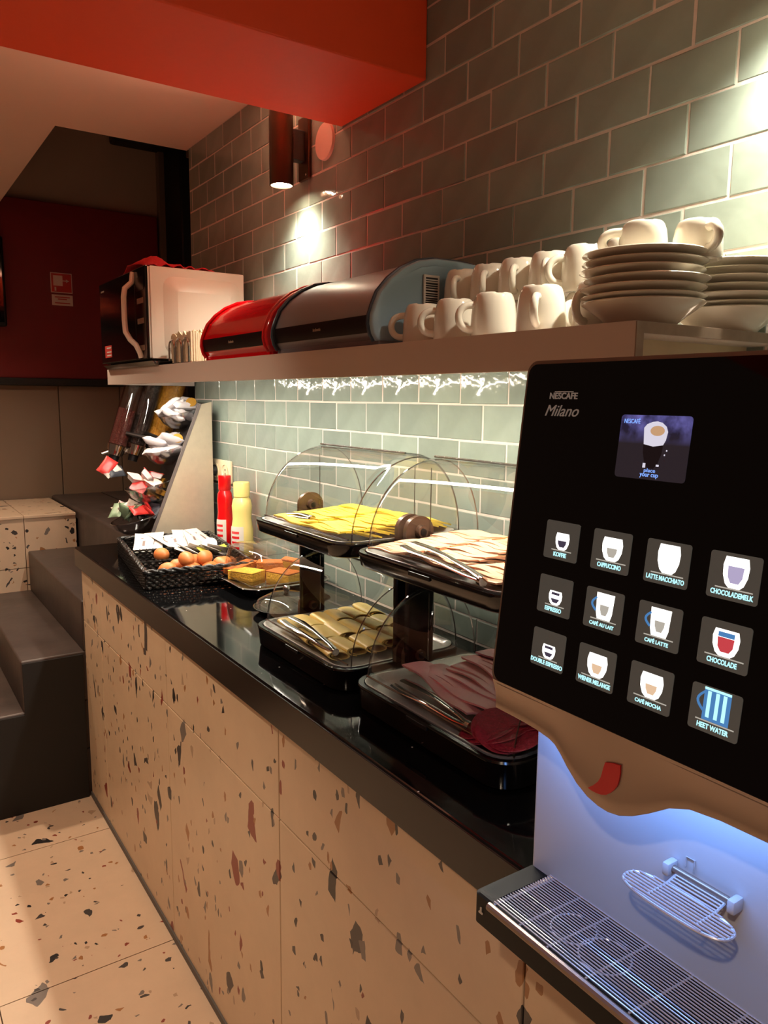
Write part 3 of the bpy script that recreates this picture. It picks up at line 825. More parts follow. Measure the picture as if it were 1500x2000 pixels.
# jam cups in the third bowl
bx, bz, br, bh = BOWLS[2]
for q, (dx, dy, dz, ml) in enumerate([(-.045, -.02, -.01, m_redpk), (-.03, .03, 0, m_redpk), (0, -.035, .004, m_pinkpk), (.01, .015, .0, m_gold), (.04, -.025, -.006, m_gold), (.045, .03, .002, m_gold), (-.05, .005, .020, m_pinkpk), (-.015, -.02, .028, m_redpk), (.02, -.005, .026, m_redpk), (.03, -.045, -.030, m_gold), (0, -.03, -.036, m_gold)]):
    lab = {m_redpk.name: 'small jam portion with red lid in the third bowl of the rack', m_pinkpk.name: 'small portion with pale lid in the third bowl of the rack', m_gold.name: 'small portion with gold lid in the third bowl of the rack'}[ml.name]
    c0 = thing('jam_portion', lab, 'jam portion', (bx+dx, YB+dy, bz+dz), 'portions in the third bowl')
    MB().prism(rrect(-.023, .023, -.023, .023, .007, 3), lambda u, v, a: (bx+dx+u*(.8 if a < 0 else 1), YB+dy+v*(.8 if a < 0 else 1), bz+dz+a), -.011, .006).build('tub', m_gold if ml is m_gold else m_white_pack, c0)
    MB().prism(rrect(-.026, .026, -.026, .026, .006, 3), lambda u, v, a: (bx+dx+u, YB+dy+v, bz+dz+a), .006, .0072).build('lid', ml, c0)
    c0.rotation_euler = (rng.uniform(-.6, .9), rng.uniform(-.8, .3), rng.uniform(0, 3))
bx, bz, br, bh = BOWLS[3]
cols = [m_redpk, m_paper, m_greenpk, m_darkpk, m_pinkpk]
cn = {m_redpk.name: 'red', m_paper.name: 'white', m_greenpk.name: 'green', m_darkpk.name: 'dark', m_pinkpk.name: 'pale pink'}
for q in range(20):
    a = q*2.4; rr = .016+.0145*math.sqrt(q)
    ml = cols[q % 5]
    place(pk[ml], 'sauce_sachet', (bx+rr*math.cos(a)*.9, YB+rr*math.sin(a)*.8, bz+.012+.022*rng.random()-.2*max(0, rr-.06)), (rng.uniform(-1, 1), rng.uniform(-1, 1), rng.uniform(0, 3)), f'{cn[ml.name]} sauce sachet heaped in the lowest bowl of the rack', 'sachet', f'{cn[ml.name]} sachets in the lowest bowl')
for q, (dx, dz) in enumerate(((0, 0), (.012, -.012), (.03, -.02))):
    place(pk[(m_redpk, m_paper, m_darkpk)[q]], 'tea_sachet', (-.352+dx, 1.40, 1.178+dz), (.9, -.8+.4*q, .4), ('red', 'white', 'dark')[q]+' sachet clipped below the cereal tubes', 'sachet', None)

# ------------------------------------------------------------------ wicker basket
m_wick = M('black_wicker', (20, 17, 16), rough=.32, var=(60, .5), bump=(120, .3))
bk = thing('wicker_basket', 'black wicker tray basket with three compartments', 'basket', (-.302, .884, CT))
BX0, BX1, BY0, BY1, BH = -.452, -.152, .61, 1.158, .050
def strand(p, q, z, ph, amp=.0035, step=.010):
    p, q = Vector(p), Vector(q); L = (q-p).length; d = (q-p)/L; nrm = Vector((-d.y, d.x, 0)); n = max(4, int(L/step))
    return [(p+d*L*i/n+nrm*amp*math.cos(PI*i+ph)+Vector((0, 0, z))) for i in range(n+1)]
def wicker_wall(p, q, name, h=BH):
    mb = MB(); k = 0
    for z in [CT+.004+i*.0072 for i in range(int((h-.008)/.0072)+1)]:
        mb.tube(strand(p, q, z, PI*(k % 2)), .0036, 5); k += 1
    P_, Q_ = Vector(p), Vector(q); L = (Q_-P_).length; n = int(L/.02)
    for i in range(n+1):
        b = P_+(Q_-P_)*i/n
        mb.cyl((b.x, b.y, CT+.001), (b.x, b.y, CT+h), .002, n=5)
    return mb.build(name, m_wick, bk, smooth=60)
cs = [(BX0, BY0), (BX1, BY0), (BX1, BY1), (BX0, BY1)]
for i in range(4):
    a, b = cs[i], cs[(i+1) % 4]
    wicker_wall((*a, 0), (*b, 0), 'woven_wall')
for y in (.795, .975):
    wicker_wall((BX0, y, 0), (BX1, y, 0), 'woven_divider', BH-.006)
pts = []
for i in range(4):
    a, b = Vector((*cs[i], 0)), Vector((*cs[(i+1) % 4], 0)); n = int((b-a).length/.009)
    for k in range(n):
        p = a+(b-a)*k/n
        pts.append(p)
for ph in (0, PI):
    MB().tube([(p.x+.004*math.cos(i*.9+ph), p.y+.004*math.cos(i*.9+ph), CT+BH+.0035*math.sin(i*.9+ph)) for i, p in enumerate(pts)], .0052, 6, closed=True).build('braided_rim', m_wick, bk, smooth=60)
MB().box(BX0+.003, BX1-.003, BY0+.003, BY1-.003, CT+.001, CT+.006).build('base_mat', m_wick, bk, smooth=0)
bk.location = (-.279, .850, CT); bk.rotation_euler = (0, 0, math.radians(-8))
# eggs
m_egg = M('brown_egg', (208, 122, 66), rough=.42, var=(30, .12), sss=.1)
prof = []
for k in range(15):
    t = -PI/2+PI*k/14
    prof.append((.0218*math.cos(t)*(1-.10*math.sin(t)), .0275*math.sin(t)))
egg_me = MB().lathe(prof, (0, 0, 0), 26).mesh('egg')
eggs = [(-.322, .678, .9325+.032, 'lying highest at left in the egg compartment'), (-.268, .674, .9325+.032, 'lying highest at right in the egg compartment'), (-.283, .728, .9325+.012, 'half hidden between the two highest eggs'),
        (-.372, .700, .9345, 'low in the corner of the egg compartment'), (-.330, .730, .9345, 'low beside the corner egg'), (-.220, .668, .9345+.006, 'just beside the cake cover'), (-.31, .665, .9345, 'underneath the highest left egg'), (-.262, .655, .9345, 'underneath the highest right egg'), (-.198, .70, .9345, 'at the wall end of the egg compartment')]
for i, (x, y, z, w) in enumerate(eggs):
    o = link('egg', egg_me, m_egg, None, 60); o.location = (x, y, z)
    o.rotation_euler = (rng.uniform(1.2, 1.9), 0, rng.uniform(0, 3))
    tag(o, 'brown egg '+w, 'egg', 'eggs in the basket')
o = link('egg', egg_me, m_egg, None, 60); o.location = (-.322, .905, .938); o.rotation_euler = (1.5, 0, .4)
tag(o, 'single brown egg in the middle compartment', 'egg', 'eggs in the basket')
# sachets in the far compartment
m_print = M('grey_print', (120, 100, 96), rough=.6, var=(30, .2))
sm = pillow('paper_sachet', .056, .032, .006, m_paper)
for i in range(7):
    x = -.338+i*.034
    t = thing('sugar_sachet', f'printed white sachet in the far basket compartment, {ORD[i]} from the walkway side', 'sachet', (x, 1.035+.10*(x+.338)+rng.uniform(-.015, .015), CT+.046), 'sachets in the far compartment')
    p = link('packet', sm, m_paper, None, 60); p.parent = t
    pr = MB().box(-.018, .014, -.004, .004, .0028, .0036); pr.box(.02, .026, -.01, .01, .0024, .0034)
    q = pr.build('print_mark', m_print, None, smooth=0); q.parent = t
    t.rotation_euler = (rng.uniform(-.1, .35), rng.uniform(-.45, -.15), rng.uniform(1.0, 2.2))
for i in range(7):
    x = -.262+i*.020
    place(sm, 'butter_sachet', (x, .865+rng.uniform(-.015, .025), CT+.036+rng.uniform(-.004, .006)), (rng.uniform(.2, .6), rng.uniform(-.5, .5), rng.uniform(1, 2)), f'plain white packet in the middle basket compartment, {ORD[i]} from the walkway side', 'packet', 'packets in the middle compartment')
t = thing('cream_cup', 'round white cream cup in the middle compartment of the basket', 'cup', (-.176, .872, CT+.05))
MB().lathe([(.018, -.015), (.022, .008), (.0235, .010), (0, .010)], (-.176, .872, CT+.05), 24).build('cup_body', m_paper, t)
MB().lathe([(.0235, .010), (.0235, .0112), (0, .0114)], (-.176, .872, CT+.05), 24).build('lid', m_wht_pl, t)
t.rotation_euler = (.7, -.5, 0)
m_lime = M('lime_pack', (196, 190, 70), rough=.45, var=(30, .2))
lm = pillow('lime_pack', .02, .013, .009, m_lime)
place(lm, 'lemon_sachet', (-.213, .838, CT+.046), (.5, .2, .5), 'yellow green packet leaning beside the cream cup', 'packet', None)
place(lm, 'lemon_sachet', (-.148, .842, CT+.046), (.4, -.2, .3), 'yellow packet at the wall side of the cream cup', 'packet', None)

# ------------------------------------------------------------------ cake platter with clear cover
PX, PY_ = -.150, .470
cp = thing('cake_platter', 'square white rimmed platter carrying cake slices', 'platter', (PX, PY_, CT))
m_plat = M('platter_black', (26, 24, 24), rough=.2, var=(8, .1))
rr = lambda s, z, r: [(PX+u, PY_+v, z) for u, v in rrect(-s, s, -s, s, r, 6)]
MB().loft([rr(.075, CT, .03), rr(.075, CT+.006, .03), rr(.09, CT+.014, .035), rr(.124, CT+.022, .05), rr(.132, CT+.027, .055), rr(.129, CT+.0285, .054), rr(.11, CT+.022, .045), rr(.08, CT+.0175, .03)]).build('plate', m_plat, cp, smooth=60)
MB().loft([rr(.1325, CT+.026, .055), rr(.134, CT+.0285, .056), rr(.130, CT+.0305, .054), rr(.124, CT+.0275, .05)], True, False, False).build('rim', m_chrome, cp, smooth=60)
MB().loft([[(PX-.13+u*1.0, PY_+.085+v, CT+.024+a) for u, v in rrect(-.045, .02, -.018, .018, .016, 5)] for a in (0, .004)]).build('grip_tab', m_chrome, cp)
CZ = CT+.0285
cv = thing('cake_cover', 'clear plastic square cover over the cake slices', 'cover', (PX, PY_, CZ))
m_cover = clear_mat('cover_plastic', (.95, .95, .94), .95, .05, base=.13)
rc = lambda s, z, r: [(PX+u, PY_+v, z) for u, v in rrect(-s, s, -s, s, r, 5)]
MB().loft([rc(.108, CZ, .03), rc(.103, CZ+.055, .03), rc(.098, CZ+.078, .03), rc(.085, CZ+.09, .03), rc(.03, CZ+.094, .015)]).build('cover_shell', m_cover, cv, smooth=40)
MB().tube(rc(.108, CZ+.002, .03), .0018, 6, closed=True).build('cover_rim', m_acryl, cv)
MB().tube(rc(.096, CZ+.081, .03), .0012, 6, closed=True).build('cover_edge', m_acryl, cv)
m_cake = M('yellow_cake', (236, 178, 62), rough=.85, var=(80, .15), bump=(160, .5))
m_crust = M('cake_crust', (190, 104, 36), rough=.8, var=(60, .25), bump=(120, .5))
def cake(x, y, z, L, W, H, rz, ry, label, mats):
    t = thing('cake_slice', label, 'cake', (x, y, z), 'cake slices under the cover')
    MB().box(x-L/2, x+L/2, y-W/2, y+W/2, z, z+H*.86).build('crumb', mats[0], t, smooth=0, bevel=.003)
    MB().box(x-L/2-.0005, x+L/2+.0005, y-W/2-.0005, y+W/2+.0005, z+H*.84, z+H).build('crust', mats[1], t, smooth=0, bevel=.003)
    t.rotation_euler = (0, ry, rz)
CB = CT+.021
cake(-.215, .500, CB, .060, .085, .026, .5, .0, 'thick yellow cake slice at the front of the platter', (m_cake, m_cake))
cake(-.135, .430, CB, .055, .085, .028, .35, .0, 'thick yellow cake slice nearest the display towers', (m_cake, m_crust))
cake(-.205, .562, CB+.012, .095, .045, .018, .35, -.12, 'orange crusted cake slice with sugary top at the left', (m_crust, m_crust))
cake(-.120, .540, CB, .050, .080, .034, 1.0, .0, 'orange cake slice standing in the middle of the platter', (m_crust, m_crust))
cake(-.075, .470, CB, .018, .075, .052, .3, -.3, 'orange cake slice leaning upright at the wall side', (m_cake, m_crust))

# small lidded dish half hidden behind the first tower
ld = thing('lidded_dish', 'small round black dish with clear knobbed lid behind the cheese tower', 'dish', (-.235, .215, CT))
MB().lathe([(.055, 0), (.078, .012), (.082, .016), (.079, .017), (.05, .004), (0, .004)], (-.235, .215, CT), 40).build('dish', m_gloss_blk, ld, smooth=60)
MB().lathe([(.078, .017), (.07, .032), (.04, .044), (.010, .048), (0, .048)], (-.235, .215, CT), 36).build('lid', m_clear, ld, smooth=60)
MB().lathe([(.004, .047), (.008, .054), (.009, .060), (.005, .065), (0, .066)], (-.235, .215, CT), 20).build('knob', m_chrome, ld, smooth=60)

# ------------------------------------------------------------------ two-tier roll-top display towers
TX0, TX1 = -.409, -.118
def tray_shell(x0, x1, y0, y1, zb, zt, r=.045):
    R_ = lambda d, z: [(x, y, z) for x, y in rrect(x0+d, x1-d, y0+d, y1-d, r-d*.5, 7)]
    return MB().loft([R_(.010, zb), R_(.004, zb+.004), R_(.001, zt-.006), R_(0, zt-.003), R_(.0015, zt), R_(.009, zt), R_(.012, zt-.006)], True, True, False)
def dome(y0, y1, zb, name, t, open_h=.150):
    prof = []
    cx, rx, rz = -.232, .149, open_h
    for k in range(15):
        a = PI*.5*k/14
        prof.append((cx-rx*math.cos(a), zb+rz*math.sin(a)))
    for k in range(1, 11):
        a = PI*.5*k/10
        prof.append((cx+.100*math.sin(a), zb+rz*math.cos(a)))
    R_ = .022
    mb = MB(); rings = []
    for (yy, sc) in ((y0, .90), (y0+.003, .955), (y0+.010, .985), (y0+R_, 1.0), (y1-R_, 1.0), (y1-.010, .985), (y1-.003, .955), (y1, .90)):
        rings.append([(cx+(x-cx)*sc, yy, zb+(z-zb)*sc) for x, z in prof])
    mb.loft(rings, False, False, False)
    n = len(prof)
    for rg in (rings[0], rings[-1]):
        b0 = len(mb.v); mb.v += [tuple(p) for p in rg]; mb.f.append(tuple(range(b0, b0+n)))
    sh = mb.build(name, m_clear, t, smooth=50)
    rim = [[(x, y0+.004, z) for x, z in [(cx+(a-cx)*.965, zb+(b-zb)*.965) for a, b in prof]], [(x, y1-.004, z) for x, z in [(cx+(a-cx)*.965, zb+(b-zb)*.965) for a, b in prof]]]
    for r_ in rim:
        MB().tube(r_, .0013, 6).build('dome_edge', m_edge, sh)
    fl = (prof[1][0], prof[1][1])
    MB().tube([(cx-.02, y0+.02, zb+rz+.001), (cx-.02, y1-.02, zb+rz+.001)], .0022, 6).build('roll_lip', m_edge, sh)
    MB().tube([(fl[0]-.001, y0+.008, zb+.004), (fl[0]-.001, y1-.008, zb+.004)], .0018, 6).build('front_lip', m_edge, sh)
    # upright seam where the rolling half overlaps the fixed half
    for yy in (y0+.0005, y1-.0005):
        MB().tube([(cx-.012, yy, zb+.004), (cx-.012, yy, zb+rz*.86)], .0010, 5).build('overlap_seam', m_edge, sh)
    return sh
m_edge = clear_mat('dome_edge_plastic', (.55, .50, .48), 1.0, .08, base=.22)
m_liner = M('steel_liner', (206, 202, 198), rough=.25, metal=.5, var=(20, .05))
def tower(y0, y1, label):
    t = thing('display_tower', label, 'food display', ((TX0+TX1)/2, (y0+y1)/2, CT))
    for (zb, zt) in ((CT+.001, .9525), (1.1525, 1.1795)):
        tr_ = tray_shell(TX0, TX1, y0, y1, zb, zt).build('tray_base', m_gloss_blk, t, smooth=50)
        R_ = lambda d, z: [(x, y, z) for x, y in rrect(TX0+d, TX1-d, y0+d, y1-d, .04, 7)]
        MB().loft([R_(.012, zt-.004), R_(.0105, zt+.0015), R_(.014, zt+.0015), R_(.020, zt-.008), R_(.026, zt-.010)], True, False, True).build('steel_liner', m_liner, tr_, smooth=50)
        # notch for opening the lid, in the front rim
        yc = (y0+y1)/2-.005
        MB().box(TX0-.0012, TX0+.002, yc-.026, yc+.026, zt-.010, zt-.0035).build('grip_notch', m_matt_blk, tr_, smooth=0, bevel=.0006)
        dome(y0+.010, y1-.010, zt+.001, 'roll_top_dome', t)
    for yy in (y0+.004, y1-.004):
        MB().box(-.291, -.231, yy-.006, yy+.006, .94, 1.156).build('column', m_gloss_blk, t, smooth=0, bevel=.004)
    for zt in (.9525, 1.1795):
        for (yy, s) in ((y0, -1), (y1, 1)):
            c0 = Vector((-.262, yy-s*.004, zt+.018)); c1 = c0+Vector((0, s*.012, 0))
            kn = MB(); pol = [(-.030, -.018)]+[(.030*math.cos(a), .030*math.sin(a)*.9) for a in [PI-PI*k/14 for k in range(15)]]+[(.030, -.018)]
            kn.prism(pol, lambda u, v, a: (c0.x+u, c0.y+a, c0.z+v), 0, s*.010)
            k_ = kn.build('pivot_plate', m_smoke_s, t, smooth=40)
            MB().cyl(c1, c1+Vector((0, s*.008, 0)), .013, .012, n=20).build('pivot_knob', m_smoke_s, k_)
            MB().cyl(c0-Vector((0, s*.001, 0)), c0-Vector((0, s*.010, 0)), .012, .010, n=20).build('pivot_boss', m_smoke_s, k_)
            MB().cyl(c0-Vector((0, s*.010, 0)), c0-Vector((0, s*.012, 0)), .006, n=14).build('pivot_pin', m_matt_blk, k_)
    return t
m_smoke_s = M('brown_smoked_plastic', (84, 62, 50), rough=.25, var=(9, .1))
A0, A1, B0, B1 = -.334, .040, -.752, -.362
tower(A0, A1, 'two tier roll top display with yellow cheese above and rolled cheese below')
tower(B0, B1, 'two tier roll top display with pink cold cuts above and ham below')
ZL, ZU = .9525-.0095, 1.1795-.0095

# sliced foods: each slice a thin bent sheet
def slice_sheet(name, L, W, th, m, bend=0., fold=0., wav=0., seed=0, nx=10, ny=6):
    """rectangular slice L (x) by W (y); fold rolls it about the y axis"""
    rs = random.Random(seed); T, B_ = [], []
    ph = rs.uniform(0, 6)
    for i in range(nx+1):
        for j in range(ny+1):
            u, v = i/nx, j/ny
            if fold:
                ang = fold*u; R = L/fold
                x, z = R*math.sin(ang), R*(1-math.cos(ang))
                nxv, nzv = -math.sin(ang), math.cos(ang)
            else:
                x = (u-.5)*L; z = bend*(1-(2*u-1)**2)
                s_ = -4*bend*(2*u-1)/L; nn = math.hypot(1, s_); nxv, nzv = -s_/nn, 1/nn
            y = (v-.5)*W
            z += wav*math.sin(9*v+ph)*math.sin(5*u+ph)
            T.append((x+nxv*th, y, z+nzv*th)); B_.append((x, y, z))
    mb = MB(); mb.v = T+B_; N = len(T); s2 = ny+1
    for i in range(nx):
        for j in range(ny):
            a = i*s2+j
            mb.f += [(a, a+s2, a+s2+1, a+1), (a+N, a+1+N, a+s2+1+N, a+s2+N)]
    ring = [i*s2 for i in range(nx+1)]+[nx*s2+j for j in range(1, ny+1)]+[i*s2+ny for i in range(nx-1, -1, -1)]+[j for j in range(ny-1, 0, -1)]
    for k in range(len(ring)):
        a, b2 = ring[k], ring[(k+1) % len(ring)]
        mb.f.append((a, a+N, b2+N, b2))
    me = mb.mesh(name); me.materials.append(m); return me
m_ycheese = M('yellow_cheese', (240, 204, 70), rough=.42, var=(60, .06), sss=.1, rnd=.04)
m_pcheese = M('pale_cheese', (232, 204, 124), rough=.42, var=(50, .06), sss=.1, rnd=.06)
m_turkey = M('turkey_slice', (236, 186, 152), rough=.4, var=(60, .1), sss=.1, rnd=.05)
m_turkey_edge = M('turkey_edge', (206, 118, 62), rough=.5, var=(60, .3))
m_ham = M('ham_slice', (232, 158, 162), rough=.36, var=(40, .14), sss=.1, rnd=.06)
m_salami = M('salami', (148, 34, 56), rough=.42, var=(240, .6), bump=(200, .3))
# every row of slices runs from the front of its tray to the back, the front edges lifted like shingles
for row, (yc, n) in enumerate(((-.075, 15), (-.215, 16))):
    me = slice_sheet('cheese_slice', .075, .125, .003, m_ycheese, bend=.004, wav=.0016, seed=row, ny=10)
    for i in range(n):
        place(me, 'cheese_slice', (-.345+i*.0125, yc+rng.uniform(-.006, .006), ZU+.0105+.0006*i+rng.uniform(0, .001)), (rng.uniform(-.05, .05), .16+rng.uniform(-.03, .03), rng.uniform(-.10, .10)), f"yellow cheese slice, {ORD[i]} from the front in the {('far', 'near')[row]} row of the upper left tray", 'cheese slice', ('far row of yellow cheese', 'near row of yellow cheese')[row])
me = slice_sheet('turkey_slice', .075, .098, .0026, m_turkey, bend=.004, wav=.0014, seed=4, ny=10)
med = MB().tube([(-.030, .0470, .0035), (-.010, .0488, .0050), (.010, .0488, .0050), (.030, .0470, .0035)], [.0016, .0034, .0034, .0016], 6).mesh('rind'); med.materials.append(m_turkey_edge)
for row, (yc, n, z) in enumerate(((-.442, 15, .0), (-.552, 15, .003), (-.668, 14, .001))):
    for i in range(n):
        t = thing('turkey_slice', f"pink cold cut slice, {ORD[i]} from the front in the {('far', 'middle', 'near')[row]} row, upper right tray", 'cold cut', (-.352+i*.0135, yc+rng.uniform(-.006, .006), ZU+.0100+z+.0006*i), ('far', 'middle', 'near')[row]+' row of pink cold cuts')
        p = link('slice', me, m_turkey, None, 60); p.parent = t
        if (row == 1 and i % 2 == 0) or (row == 2 and i % 5 == 1):
            q = link('rind', med, m_turkey_edge, None, 60); q.parent = t
        t.rotation_euler = (rng.uniform(-.05, .05), .17+rng.uniform(-.03, .03), rng.uniform(-.14, .14))
# lower tray, first tower: rolled pale cheese, axes along the counter
def roll_mesh(seed):
    mb = MB(); rs = random.Random(seed); rings = []
    turns, n, W = 1.35, 26, .078
    outer, inner = [], []
    for i in range(n+1):
        a = -PI*.5-turns*2*PI*i/n
        R = .0165-.0065*i/n
        outer.append((R*1.62*math.cos(a), R*.58*math.sin(a)+.010)); R -= .0026
        inner.append((R*1.62*math.cos(a), R*.58*math.sin(a)+.010))
    poly = outer+inner[::-1]
    mb.loft([[(x, -W/2, z) for x, z in poly], [(x, W/2, z) for x, z in poly]], True, False, False)
    N = n+1
    for side in (0, 1):
        o = side*len(poly)
        for i in range(n):
            q = (o+i, o+i+1, o+2*N-2-i, o+2*N-1-i)
            mb.f.append(q if side else q[::-1])
    me = mb.mesh('cheese_roll'); me.materials.append(m_pcheese); return me
me1 = roll_mesh(1)
for row, (yc, n) in enumerate(((-.055, 6), (-.140, 6), (-.228, 6))):
    for i in range(n):
        place(me1, 'cheese_roll', (-.362+.012*(row == 0)+i*.037+rng.uniform(-.003, .003), yc+rng.uniform(-.006, .006), ZL+.0035+.0012*i), (rng.uniform(-.04, .04), .16+rng.uniform(-.06, .08), rng.uniform(-.28, .05)), f"pale rolled cheese, {ORD[i]} from the front in the {('far', 'middle', 'near')[row]} row, lower left tray", 'cheese roll', ('far', 'middle', 'near')[row]+' row of rolled cheese')
# lower tray, second tower: shingled ham and salami
me2 = slice_sheet('ham_slice', .080, .215, .003, m_ham, bend=.007, wav=.0035, seed=6, nx=8, ny=18)
for i in range(13):
    place(me2, 'ham_slice', (-.310+i*.0155, -.520-(.012*i if i < 5 else .05)+rng.uniform(-.008, .008), ZL+.018+.0012*i), (rng.uniform(-.03, .06), .30+rng.uniform(-.06, .06), rng.uniform(-.16, .02)), f'pink ham slice, {ORD[i]} from the front of the lower right tray', 'ham', 'ham slices in the lower right tray')
prof = [(0, 0), (.041, 0), (.042, .0012), (.041, .0024), (0, .0024)]
sal = MB().lathe(prof, (0, 0, 0), 32).mesh('salami_slice')
for i in range(16):
    o = link('salami_slice', sal, m_salami, None, 40)
    row = i % 2
    o.location = (-.352+.045*row+rng.uniform(-.004, .004), -.655-.0085*(i//2), ZL+.016+.0022*(i//2)+.003*row)
    o.rotation_euler = (-.35+rng.uniform(-.05, .05), .10, rng.uniform(0, 3))
    tag(o, f"dark red salami slice, {ORD[i//2]} from the ham in the {('front', 'back')[row]} salami row", 'salami', ('front', 'second')[row]+' row of salami')
# serving tongs
def tongs(name, p, q, label, spread=.013, z=.0):
    p, q = Vector(p), Vector(q); d = (q-p).normalized(); n_ = Vector((-d.y, d.x, 0)).normalized()
    t = thing(name, label, 'tongs', p)
    L = (q-p).length
    for s, lift in ((-1, 0.), (1, .004)):
        pts = [q+Vector((0, 0, lift)), q-d*L*.15+n_*s*spread*.45+Vector((0, 0, lift)), q-d*L*.5+n_*s*spread*.8+Vector((0, 0, lift+.002)), q-d*L*.8+n_*s*spread+Vector((0, 0, lift+.001)), p+n_*s*spread*.7+Vector((0, 0, lift))]
        mb = MB(); rings = []
        for i, c in enumerate(pts):
            w = (.006, .006, .005, .009, .007)[i]
            rings.append([c-n_*w, c-n_*w*.6+Vector((0, 0, .002)), c+n_*w*.6+Vector((0, 0, .002)), c+n_*w, c+n_*w*.6-Vector((0, 0, .001)), c-n_*w*.6-Vector((0, 0, .001))])
        mb.loft(rings); mb.build('arm', m_chrome, t, smooth=60)
    MB().cyl(q-d*.004, q+d*.004, .007, n=14).build('hinge', m_chrome, t)
tongs('serving_tongs', (-.368, -.052, .973), (-.376, -.262, .966), 'steel tongs lying on the rolled cheese')
tongs('serving_tongs', (-.366, -.475, 1.200), (-.398, -.688, 1.190), 'steel tongs lying on the pale pink cold cuts')
tongs('serving_tongs', (-.368, -.455, .965), (-.372, -.640, .962), 'steel tongs lying in front of the ham')
tongs('serving_tongs', (-.352, -.012, 1.186), (-.343, -.115, 1.192), 'steel tongs lying on the yellow cheese', spread=.008)

# ------------------------------------------------------------------ coffee machine
cm = thing('coffee_machine', 'black and silver touch screen coffee machine on the worktop', 'coffee machine', (-.3, -1.06, CT))
GO = Vector((-.5416, -.91, 1.463)); GB = Vector((-.5764, -.91, 1.161))
GH = (GB-GO).length; gdn = (GB-GO).normalized(); gs = Vector((0, -1, 0)); gup = -gdn; gn = gs.cross(gup).normalized()
GW = .298
def G(s, t, n=0.):
    return GO+gs*s+gdn*t+gn*n
GF = lambda s, t, n=0.: (G(s, t, n), gs, gup, gn)
m_silver = M('silver_paint', (150, 132, 120), rough=.34, metal=.7, var=(6, .03))
m_glass = M('black_glass', (3, 3, 5), rough=.035, spec=.4, var=(3, .1))
m_panel = M('pale_back_panel', (186, 190, 200), rough=.34, var=(5, .03))
m_logo = M('silver_print_glow', (150, 138, 128), rough=.5, var=(20, .05), emit=(150, 138, 128), estr=.14)  # print given its own glow in place of light falling on it
def gslab(name, s0, s1, t0, t1, r, n0, n1, mat, parent, nseg=6, bev=0.):
    return MB().prism(rrect(s0, s1, t0, t1, r, nseg), lambda u, v, a: tuple(G(u, v, a)), n0, n1).build(name, mat, parent, smooth=40)
MB().box(-.505, -.06, -1.2055, -.9125, CT+.002, 1.455).build('body', m_silver, cm, smooth=0, bevel=.006)
MB().box(-.5135, -.5045, -1.206, -.912, .936, 1.20).build('back_panel', m_panel, cm, smooth=0, bevel=.002)
gslab('door_frame', -.0035, GW+.0035, -.0035, GH+.004, .012, -.028, -.0015, m_silver, cm)
gl = gslab('glass_front', 0, GW, 0, GH, .010, -.006, 0, m_glass, cm)
# wavy silver apron under the glass
wave = [(0, 1.131), (.030, 1.1303), (.0413, 1.1298), (.0550, 1.1288), (.0627, 1.1275), (.071, 1.1262), (.0782, 1.1235), (.086, 1.117), (.094, 1.1085), (.106, 1.0982), (.1185, 1.0914), (.130, 1.0884), (.1411, 1.0877), (.153, 1.0900), (.1658, 1.0958), (.1811, 1.1055), (.1991, 1.1185), (.2165, 1.1258), (.2416, 1.129), (.2653, 1.1297), (.298, 1.1305)]
ap = MB(); rings = []
for (s, z) in wave:
    y = -.91-s; zt_ = 1.1605
    col = []
    for q in range(7):
        f_ = q/6; zz = zt_+(z-zt_)*f_
        x = -.5762+.0035*math.sin(f_*PI*.9)+.004*f_*f_
        col.append((x, y, zz))
    col += [(-.5705, y, z-.0012), (-.5675, y, z+.001), (-.5675, y, zt_)]
    rings.append(col)
ap.loft(rings)
apron = ap.build('apron', m_silver, cm, smooth=45)
flame = [(.1383, 1.1307), (.1460, 1.1332), (.1539, 1.1345), (.1537, 1.128), (.1527, 1.1215), (.1510, 1.115), (.1482, 1.1105), (.1445, 1.106), (.1402, 1.1022), (.135, 1.1), (.1294, 1.0991), (.1245, 1.0990), (.1203, 1.0997), (.126, 1.1045), (.1309, 1.11), (.1335, 1.115), (.1347, 1.1191), (.1362, 1.125)]
fx = lambda z: -.5762+.0035*math.sin((1.1605-z)/.07*PI*.9)+.004*((1.1605-z)/.07)**2
MB().loft([[(fx(z)-a, -.91-s, z) for s, z in flame] for a in (-.002, .0016)]).build('red_emblem', M('emblem_red', (186, 14, 22), rough=.35, var=(9, .05)), apron, smooth=40)
# dispensing light under the apron
spot = bpy.data.lights.new('dispenser_light', 'AREA'); spot.shape = 'RECTANGLE'; spot.size = .26; spot.size_y = .02
spot.energy = .30; spot.color = (.20, .42, 1.0)
lo = bpy.data.objects.new('dispenser_light', spot); C.objects.link(lo)
lo.location = (-.556, -1.06, 1.146); lo.matrix_basis = Matrix.Translation((-.556, -1.06, 1.146)) @ Vector((.34, 0, -1)).to_track_quat('-Z', 'X').to_matrix().to_4x4() @ Matrix.Rotation(PI/2, 4, 'Z')
lo.parent = cm; lo.matrix_parent_inverse = Matrix.Translation((.3, 1.06, -CT))
# logo lettering
text('brand_lettering', 'NESCAFE', .009, GF(.0305, .0292, .0002), (0, 0, 0), m_logo, gl, width=.0330, height=.0058, align='LEFT', bold=.0002)
MB().prism([(.0365, .0252), (.0585, .0252), (.0585, .0259), (.0365, .0259)], lambda u, v, a: tuple(G(u, v, a)), -.0002, .0006).build('brand_overline', m_logo, gl, smooth=0)
text('model_lettering', 'Milano', .013, GF(.0265, .0425, .0002), (0, 0, 0), m_logo, gl, width=.0400, height=.0100, align='LEFT', shear=.38)
